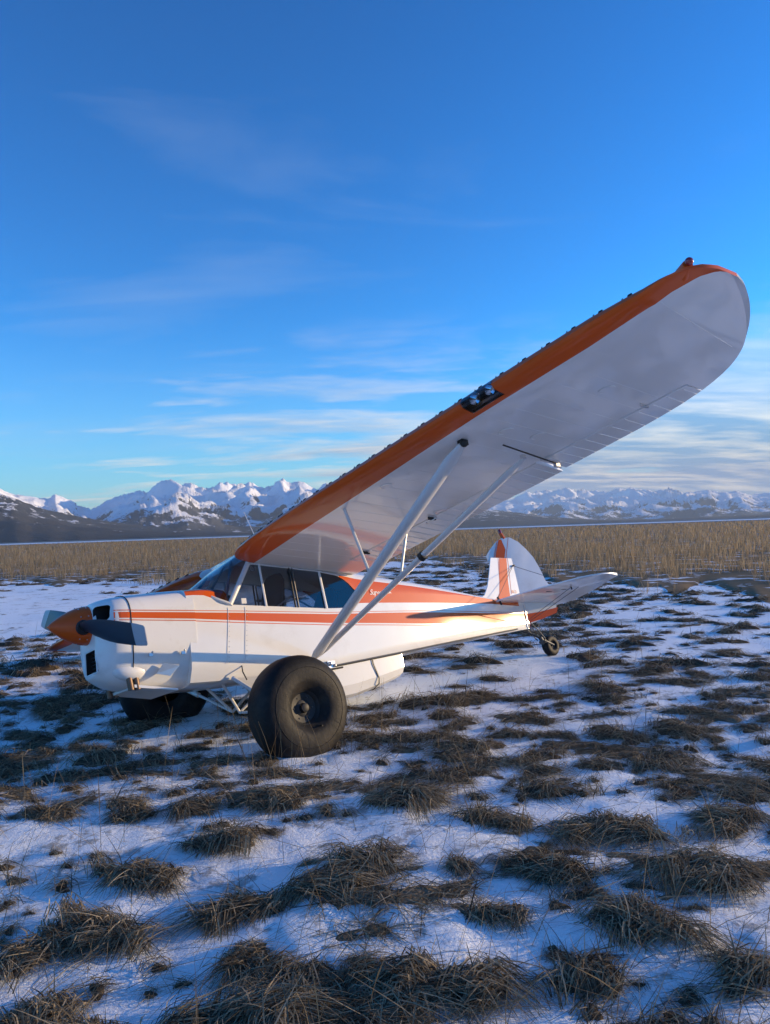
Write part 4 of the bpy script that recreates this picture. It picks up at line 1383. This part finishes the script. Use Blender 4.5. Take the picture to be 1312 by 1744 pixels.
def two_mat_mesh(name, parts):
    """parts: list of (V, F, material)"""
    V = np.concatenate([p[0] for p in parts])
    Fs, mi, b = [], [], 0
    for k, (v, f, m) in enumerate(parts):
        Fs.append(f + b)
        mi.append(np.full(len(f), k, dtype=np.int32))
        b += len(v)
    o = np_mesh(name, V, np.concatenate(Fs), parts[0][2])
    for p in parts[1:]:
        o.data.materials.append(p[2])
    o.data.polygons.foreach_set('material_index', np.concatenate(mi))
    return o


# ---- the big tussocks in the foreground, one by one ----------------------------------
# (x, y, width, length/width, turn, height, label)
FG = [
    (-1.49, 3.13, .40, .8, 20, .15, 'dark grass tussock cut by the left edge at the very bottom of the photo'),
    (-1.18, 2.95, .28, .8, -10, .11, 'small low grass tussock second from the bottom left corner'),
    (-0.60, 3.05, .82, .55, 12, .16, 'widest grass mat at the bottom edge left of centre'),
    (0.00, 3.25, .40, 1.0, 60, .16, 'left half of the pair of ragged tussocks at the bottom centre'),
    (0.30, 3.22, .40, 1.1, 100, .16, 'right half of the pair of ragged tussocks at the bottom centre'),
    (-1.50, 3.80, .70, .6, -15, .18, 'large combed grass mound at the lower left, streaks running down right'),
    (-1.72, 3.57, .34, .8, 30, .12, 'tussock at the left edge just below the large combed mound'),
    (-1.45, 4.41, .70, .5, -20, .15, 'long low mat above the large combed mound at the lower left'),
    (-1.03, 4.80, .46, .85, 35, .20, 'rounded golden brown tussock below the nose, standing alone on snow'),
    (-0.76, 3.96, .66, .55, 8, .16, 'left part of the long dark mat below the wheel'),
    (-0.36, 4.10, .62, .5, -8, .15, 'right part of the long dark mat below the wheel'),
    (-0.66, 3.41, .34, .8, -25, .13, 'small ball shaped tussock just above the widest bottom mat'),
    (-0.17, 4.42, .46, 1.1, 70, .20, 'upright shaggy tussock straight below the big tyre'),
    (-0.40, 3.36, .16, .9, 0, .07, 'tiny grass tuft right of the ball shaped tussock'),
    (0.84, 4.25, .60, .6, -30, .17, 'bent tussock right of centre with a rounded knob at its top'),
    (1.12, 3.68, .68, .6, -22, .17, 'long diagonal grass mat at the lower right'),
    (0.78, 3.26, .36, 1.0, 80, .15, 'blunt tussock hanging below the long diagonal mat at the lower right'),
    (1.62, 4.13, .70, .65, -12, .18, 'broad dark tussock at the right edge, level with the bent tussock'),
    (1.44, 3.24, .34, 1.0, 15, .17, 'tussock cut by the right edge near the bottom corner'),
    (1.34, 4.83, .86, .55, -10, .17, 'broad brown mat with straw ends, upper right of the foreground'),
    (2.11, 4.91, .58, .7, 10, .17, 'brown tussock at the right edge above the broad dark one'),
    (0.48, 3.78, .28, .6, -5, .08, 'flat little grass patch left of the long diagonal mat'),
    (0.36, 4.32, .20, .8, 40, .07, 'tiny dark clump on open snow right of the shaggy tussock'),
    (0.08, 5.45, .84, .6, 5, .20, 'large tangled tussock just right of the big tyre, nearest to it'),
    (0.60, 5.05, .54, .7, -25, .16, 'tussock below and right of the large tangled one by the tyre'),
    (-1.80, 5.37, .38, .8, 15, .14, 'small tussock under the nose at the left of a pair'),
    (-1.40, 5.45, .48, .7, -20, .13, 'flat tussock under the nose at the right of a pair'),
    (-2.39, 5.42, .46, .65, 10, .13, 'low grass mat near the left edge below the propeller'),
    (-0.84, 5.48, .54, .75, 25, .17, 'tussock in front of the big tyre at its foot'),
]
protos = {}
for i, (x, y, w, asp, turn, h, lab) in enumerate(FG):
    key = (i % 8, w > .5)
    comb = [(.9, -.3), (-.8, -.3), (.7, .25), (.35, -.7), (-.9, .1), (.8, -.5), (-.5, -.6), (1, 0)][i % 8]
    w *= .86
    nb = int(np.clip(900 * w, 160, 900) * 1.5)
    g = tussock(nb, 6, w * .58, w * .58 * asp, h * .44, comb, 11 + i)
    o = two_mat_mesh('grass_tussock', [(g[0], g[1], TUS), (g[2], g[3], MOUND)])
    z = float(gz_arr(np.array([x]), np.array([y]))[0])
    o.location = (x, y, z - .01)
    o.rotation_euler = (0, 0, rad(turn))
    tag(o, lab, 'grass tussock', 'flattened grass tussocks in the foreground')

# ---- everything else: tussocks too many to count ----------------------------------------
def merge(name, protos, pts, mats, label):
    """pts rows: x, y, z, scale, turn, proto"""
    parts = [([], []) for _ in mats]
    base = [0] * len(mats)
    for x, y, z, s, t, p in pts:
        g = protos[int(p)]
        c, sn = math.cos(t), math.sin(t)
        for k in range(len(mats)):
            v, f = g[2 * k], g[2 * k + 1]
            vv = np.empty_like(v)
            vv[:, 0] = (v[:, 0] * c - v[:, 1] * sn) * s + x
            vv[:, 1] = (v[:, 0] * sn + v[:, 1] * c) * s + y
            vv[:, 2] = v[:, 2] * s + z
            parts[k][0].append(vv)
            parts[k][1].append(f + base[k])
            base[k] += len(v)
    o = two_mat_mesh(name, [(np.concatenate(a), np.concatenate(b), m) for (a, b), m in zip(parts, mats)])
    return tag(o, label, 'grass', kind='stuff')


def edge_r(az):
    """where the reed field begins, by direction from the camera"""
    d = np.degrees(az)
    e = np.interp(d, [-180, -120, -60, -35, -26.6, -14, 0, 3.6, 7, 14, 26.6, 45, 70, 100, 140, 180], [60, 60, 52, 42, 38, 34, 40, 44, 36, 24, 20, 18, 20, 22, 45, 60])
    return e * (1 + .06 * np.sin(d * .9) + .05 * np.sin(d * 2.3 + 1) + .03 * np.sin(d * 6.1))


lod1 = [tussock(301, 4, .36, .36 * a, .070, c, 101 + i, .0048) for i, (a, c) in enumerate(((.7, (.5, -.5)), (.8, (-.6, -.4)), (.6, (.7, .1)), (1, (.2, -.8)), (.75, (-.3, -.6)), (.55, (.8, -.2))))]
lod3 = [tussock(44, 3, .36, .36 * a, .09, c, 501 + i, .0110) for i, (a, c) in enumerate(((.7, (.5, -.5)), (.8, (-.6, -.4)), (.6, (.7, .1)), (1, (.2, -.8))))]
lod2 = [tussock(84, 4, .36, .36 * a, .09, c, 201 + i, .0075) for i, (a, c) in enumerate(((.7, (.5, -.5)), (.8, (-.6, -.4)), (.6, (.7, .1)), (1, (.2, -.8)), (.75, (-.3, -.6)), (.55, (.8, -.2))))]
mat_ = [tussock(130, 4, .42, .42 * a, .028, c, 401 + i, .0050) for i, (a, c) in enumerate(((.6, (.9, -.2)), (.45, (-.8, -.3)), (.7, (.7, .3)), (.5, (1, 0))))]
wisp = [tussock(40, 4, .10, .07, .035, c, 301 + i, .0038) for i, c in enumerate(((.5, -.5), (-.6, -.4), (.7, .1), (.2, -.8)))]

fgxy = np.array([(a[0], a[1], a[2]) for a in FG])


def wheel_clear(x, y):
    if math.hypot(x + .87, y - 6.75) < .30:
        return True
    # tail wheel stands on open snow
    return -1.9 < (y - 10.7) < .3 and abs(x - 2.2 * y / 10.7) < .38


P1, P2, P3, P4, P5 = [], [], [], [], []
cell = .33
for gx in np.arange(-24, 24, cell):
    for gy in np.arange(-9, 44, cell):
        x, y = gx + rng.uniform(-.2, .2), gy + rng.uniform(-.2, .2)
        r = math.hypot(x, y)
        az = math.atan2(x, y)
        if r < 1.2 or r > float(edge_r(az)) * 1.02:
            continue
        in_front = y > 1.5 and abs(x) < .62 * y + .6
        if in_front and y < 5.75:
            if y < 5.2 or np.min(np.hypot(fgxy[:, 0] - x, fgxy[:, 1] - y) - fgxy[:, 2] * .5) < .22:
                continue
        dens = .47 + .40 * float(vnoise(np.array(x / 1.9), np.array(y / 1.9), 21)) + .22 * float(vnoise(np.array(x / .8), np.array(y / .8), 22))
        lane = az < rad(-3) and 14.5 + .10 * abs(x) < y < 33                       # open snow lane behind the nose
        if lane:
            dens = dens * .12 - .03 + (.12 if y < 17 else 0)
        behind = az > rad(-3) and az < rad(9) and 20 < y < 44
        if behind:
            dens -= .22
        if y > 6.2 and not lane:
            dens += .03
        if -3.5 < x < 1.5 and 6 < y < 12:
            dens += .12
        if rng.uniform() > dens or wheel_clear(x, y):
            continue
        z = float(gz_arr(np.array([x]), np.array([y]))[0])
        s = rng.choice([.22, .30, .40, .52, .68, .85, 1.05]) * rng.uniform(.85, 1.15)
        t = rng.uniform(-.6, .6) + (math.pi if rng.uniform() < .2 else 0)
        if in_front and y < 9.5:
            P1.append((x, y, z - .01, s, t, rng.integers(6)))
        elif in_front and y < 15:
            P2.append((x, y, z - .01, s * 1.08, t, rng.integers(6)))
        elif in_front or rng.uniform() < .35:
            P5.append((x, y, z - .01, s * 1.12, t, rng.integers(4)))
# ragged satellites joining the big foreground tussocks into mats
for (x0, y0, w0, *_r) in FG:
    for _ in range(int(rng.integers(0, 3)) if w0 > .3 else 0):
        a0 = rng.uniform(0, 6.28)
        x, y = x0 + math.cos(a0) * w0 * rng.uniform(.5, .85), y0 + math.sin(a0) * w0 * rng.uniform(.35, .6)
        P1.append((x, y, float(gz_arr(np.array([x]), np.array([y]))[0]) - .008, rng.uniform(.18, .42), rng.uniform(-.7, .7), rng.integers(6)))
for _ in range(700):
    y = rng.uniform(2.3, 8.5)
    x = rng.uniform(-.60, .60) * y
    if np.min(np.hypot(fgxy[:, 0] - x, fgxy[:, 1] - y) - fgxy[:, 2] * .5) < (.02 if y < 5.3 else -9) or wheel_clear(x, y):
        continue
    if vnoise(np.array(x / .9 + 5), np.array(y / .9), 31) < .05 and y < 5.3:
        continue
    P3.append((x, y, float(gz_arr(np.array([x]), np.array([y]))[0]) - .004, rng.uniform(.4, 1.3), rng.uniform(0, 6.28), rng.integers(4)))
for _ in range(330):
    y = math.exp(rng.uniform(math.log(3.0), math.log(14)))
    x = rng.uniform(-.60, .60) * y
    if y < 5.6 and vnoise(np.array(x / .7 + 5), np.array(y / .7), 35) < .35 or wheel_clear(x, y) or (x < -.06 * y and y > 13):
        continue
    P4.append((x, y, float(gz_arr(np.array([x]), np.array([y]))[0]) - .006, rng.uniform(.35, 1.0), rng.uniform(-.6, .6) + (math.pi if rng.uniform() < .3 else 0), rng.integers(4)))
merge('straw_litter', mat_, P4, [TUS, LITTER], 'flat straw litter lying between the tussocks')
merge('matted_grass', lod1, P1, [TUS, MOUND], 'matted dead grass tussocks around the airplane')
merge('matted_grass', lod2, P2, [TUS, MOUND], 'matted dead grass tussocks farther out over the snow')
merge('matted_grass', lod3, P5, [TUS, MOUND], 'matted dead grass tussocks in the distance before the reeds')
merge('grass_wisps', wisp, P3, [TUS, MOUND], 'small grass wisps poking through the snow')

# ---- loose straws and standing stalks ----------------------------------------------------
def stalks(n, xy, hmin, hmax, lean, w, k=5):
    x, y = xy[:, 0], xy[:, 1]
    L = rng.uniform(hmin, hmax, n)
    q = rng.uniform(0, 2 * np.pi, n)
    ln = np.abs(rng.normal(lean, lean * .5, n))
    s = np.linspace(0, 1, k)
    z0 = gz_arr(x, y)
    X = x[:, None] + (np.cos(q) * np.sin(ln) * L)[:, None] * s ** 1.5
    Y = y[:, None] + (np.sin(q) * np.sin(ln) * L)[:, None] * s ** 1.5
    Z = z0[:, None] + (np.cos(ln) * L)[:, None] * s
    W_ = np.outer(rng.uniform(.7, 1.2, n) * w, np.interp(s, [0, .7, 1], [1, .8, .3]))
    head = rng.uniform(0, 1, n) < .28
    W_[head, -2] *= 2.6
    return ribbons(np.stack([X, Y, Z], -1), W_)


n = 620
yy = np.exp(rng.uniform(np.log(2.6), np.log(19), n))
xy = np.stack([rng.uniform(-.62, .62, n) * yy, yy], 1)
keep = vnoise(xy[:, 0] / 1.1, xy[:, 1] / 1.1, 41) > -.25
xy = xy[keep]
keep = ~((xy[:, 0] < -.05 * xy[:, 1]) & (xy[:, 1] > 13))
xy = xy[keep]
v1, f1 = stalks(len(xy), xy, .22, .62, .45, .0036)
# a stand of taller stalks round the near wheel and along the fuselage
spots = np.array([(-1.12, 6.05), (-.98, 5.95), (-.90, 5.9), (-.78, 5.92), (-.70, 5.98), (-1.2, 6.3), (-.55, 6.2), (-1.05, 5.85), (-.86, 6.02), (-.36, 6.7), (-.1, 7.0), (.15, 7.1), (.35, 7.4), (.55, 7.6), (.7, 7.5), (-1.75, 5.9), (-1.4, 6.1), (.9, 7.8), (.4, 6.6), (1.2, 7.0)])
spots = np.concatenate([spots, spots + rng.normal(0, .06, spots.shape)])
v2, f2 = stalks(len(spots), spots, .35, .75, .30, .0042)
# straws lying on the snow
n = 1700
yy = np.exp(rng.uniform(np.log(2.5), np.log(9), n))
xx = rng.uniform(-.6, .6, n) * yy
q = rng.normal(.3, 1.0, n)
L = rng.uniform(.12, .62, n)
s = np.linspace(0, 1, 4)
X = xx[:, None] + np.cos(q)[:, None] * L[:, None] * s
Y = yy[:, None] + np.sin(q)[:, None] * L[:, None] * s * .7
Z = gz_arr(X, Y) + .012 + np.abs(rng.normal(0, .05, n))[:, None] * np.sin(np.pi * s)[None] + (rng.uniform(0, .12, n)[:, None] * s)
v3, f3 = ribbons(np.stack([X, Y, Z], -1), np.outer(rng.uniform(.5, 1.1, n) * .0032, [1, 1, .8, .4]))
V = np.concatenate([v1, v2, v3])
F = np.concatenate([f1, f2 + len(v1), f3 + len(v1) + len(v2)])
tag(np_mesh('dry_grass_stalks', V, F, STRAW), 'thin dry grass stalks and straws scattered over the snow', 'grass', kind='stuff')

# ---- the reed field ---------------------------------------------------------------------------
ra = np.radians(np.linspace(-75, 125, 240))
e0 = edge_r(ra)
fv, ff = [], []
mult = [1.0, 1.06, 1.2, 1.5, 2.2, 4.0, 8.0, 14.0]
for k, mm in enumerate(mult):
    rr = np.minimum(e0 * mm, 455.0)
    if k == len(mult) - 1:
        rr = np.full_like(e0, 455.0)
    X, Y = rr * np.sin(ra), rr * np.cos(ra)
    fv.append(np.stack([X, Y, np.where(rr < 165, gz_arr(X, Y), 0) + (.05 if k else -.03)], 1))
for k in range(len(mult) - 1):
    for j in range(len(ra) - 1):
        a = k * len(ra) + j
        ff.append((a, a + 1, a + 1 + len(ra), a + len(ra)))
SOIL = pmat('marsh_litter', (0.19, 0.140, 0.085), 0.95, spec=0.05, var=0.5, var_scale=1.5, col2=(0.82, 0.85, 0.88), mask_scale=.9, mask=(0.55, 0.60))
so = np_mesh('marsh_soil', np.concatenate(fv), np.array(ff)[:, ::-1], SOIL)
tag(so, 'brown litter covered marsh soil under the reeds', kind='structure')

n = 340000
az = np.radians(rng.uniform(-62, 118, n))
view = (np.degrees(az) > -36) & (np.degrees(az) < 36)
az = az[view | (rng.uniform(0, 1, n) < .22)]
n = len(az)
u = rng.uniform(0, 1, n) ** 1.25
e = edge_r(az)
r = .90 * e * (450 / e / .90) ** u * (1 + rng.normal(0, .03, n))
# ragged front edge and thin spots
x, y = r * np.sin(az), r * np.cos(az)
thin = vnoise(x / 3.1, y / 3.1, 51) + .7 * vnoise(x / 1.1, y / 1.1, 52) - 1.15 * (1 - np.clip((r / e - .90) / .55, 0, 1))
kp = thin > -.62
x, y, r, az = x[kp], y[kp], r[kp], az[kp]
n = len(x)
H = (.62 + .22 * vnoise(x / 6.0, y / 6.0, 53) + .12 * vnoise(x / 1.7, y / 1.7, 54)) * rng.uniform(.55, 1.25, n) * np.clip(.42 + (r / edge_r(az) - .9) * 1.3, .42, 1)
H = np.clip(H, .2, 1.15)
s = np.array([0, .55, 1.0])
q = rng.uniform(0, 2 * np.pi, n)
ln = np.abs(rng.normal(.24, .26, n))
X = x[:, None] + (np.cos(q) * np.sin(ln) * H)[:, None] * s ** 1.6
Y = y[:, None] + (np.sin(q) * np.sin(ln) * H)[:, None] * s ** 1.6
Z = np.where(r < 165, gz_arr(x, y), 0)[:, None] + (np.cos(ln) * H)[:, None] * s
wd = np.maximum(.009, r * .00042) * rng.uniform(.6, 1.4, n)
path = np.stack([X, Y, Z], -1)
k = 3
# ribbons face random directions
fa = rng.uniform(0, np.pi, n)
side = np.stack([np.cos(fa), np.sin(fa), np.zeros(n)], 1)
W_ = np.outer(wd, [1, .9, .25])
a = path - side[:, None, :] * W_[..., None] / 2
b = path + side[:, None, :] * W_[..., None] / 2
V = np.stack([a, b], 2).reshape(-1, 3)
base = (np.arange(n) * k * 2)[:, None] + (np.arange(k - 1) * 2)[None]
F = np.stack([base, base + 1, base + 3, base + 2], -1).reshape(-1, 4)
tag(np_mesh('reed_field', V, F, REED), 'wide field of dry brown reeds behind the airplane', 'reeds', kind='stuff')
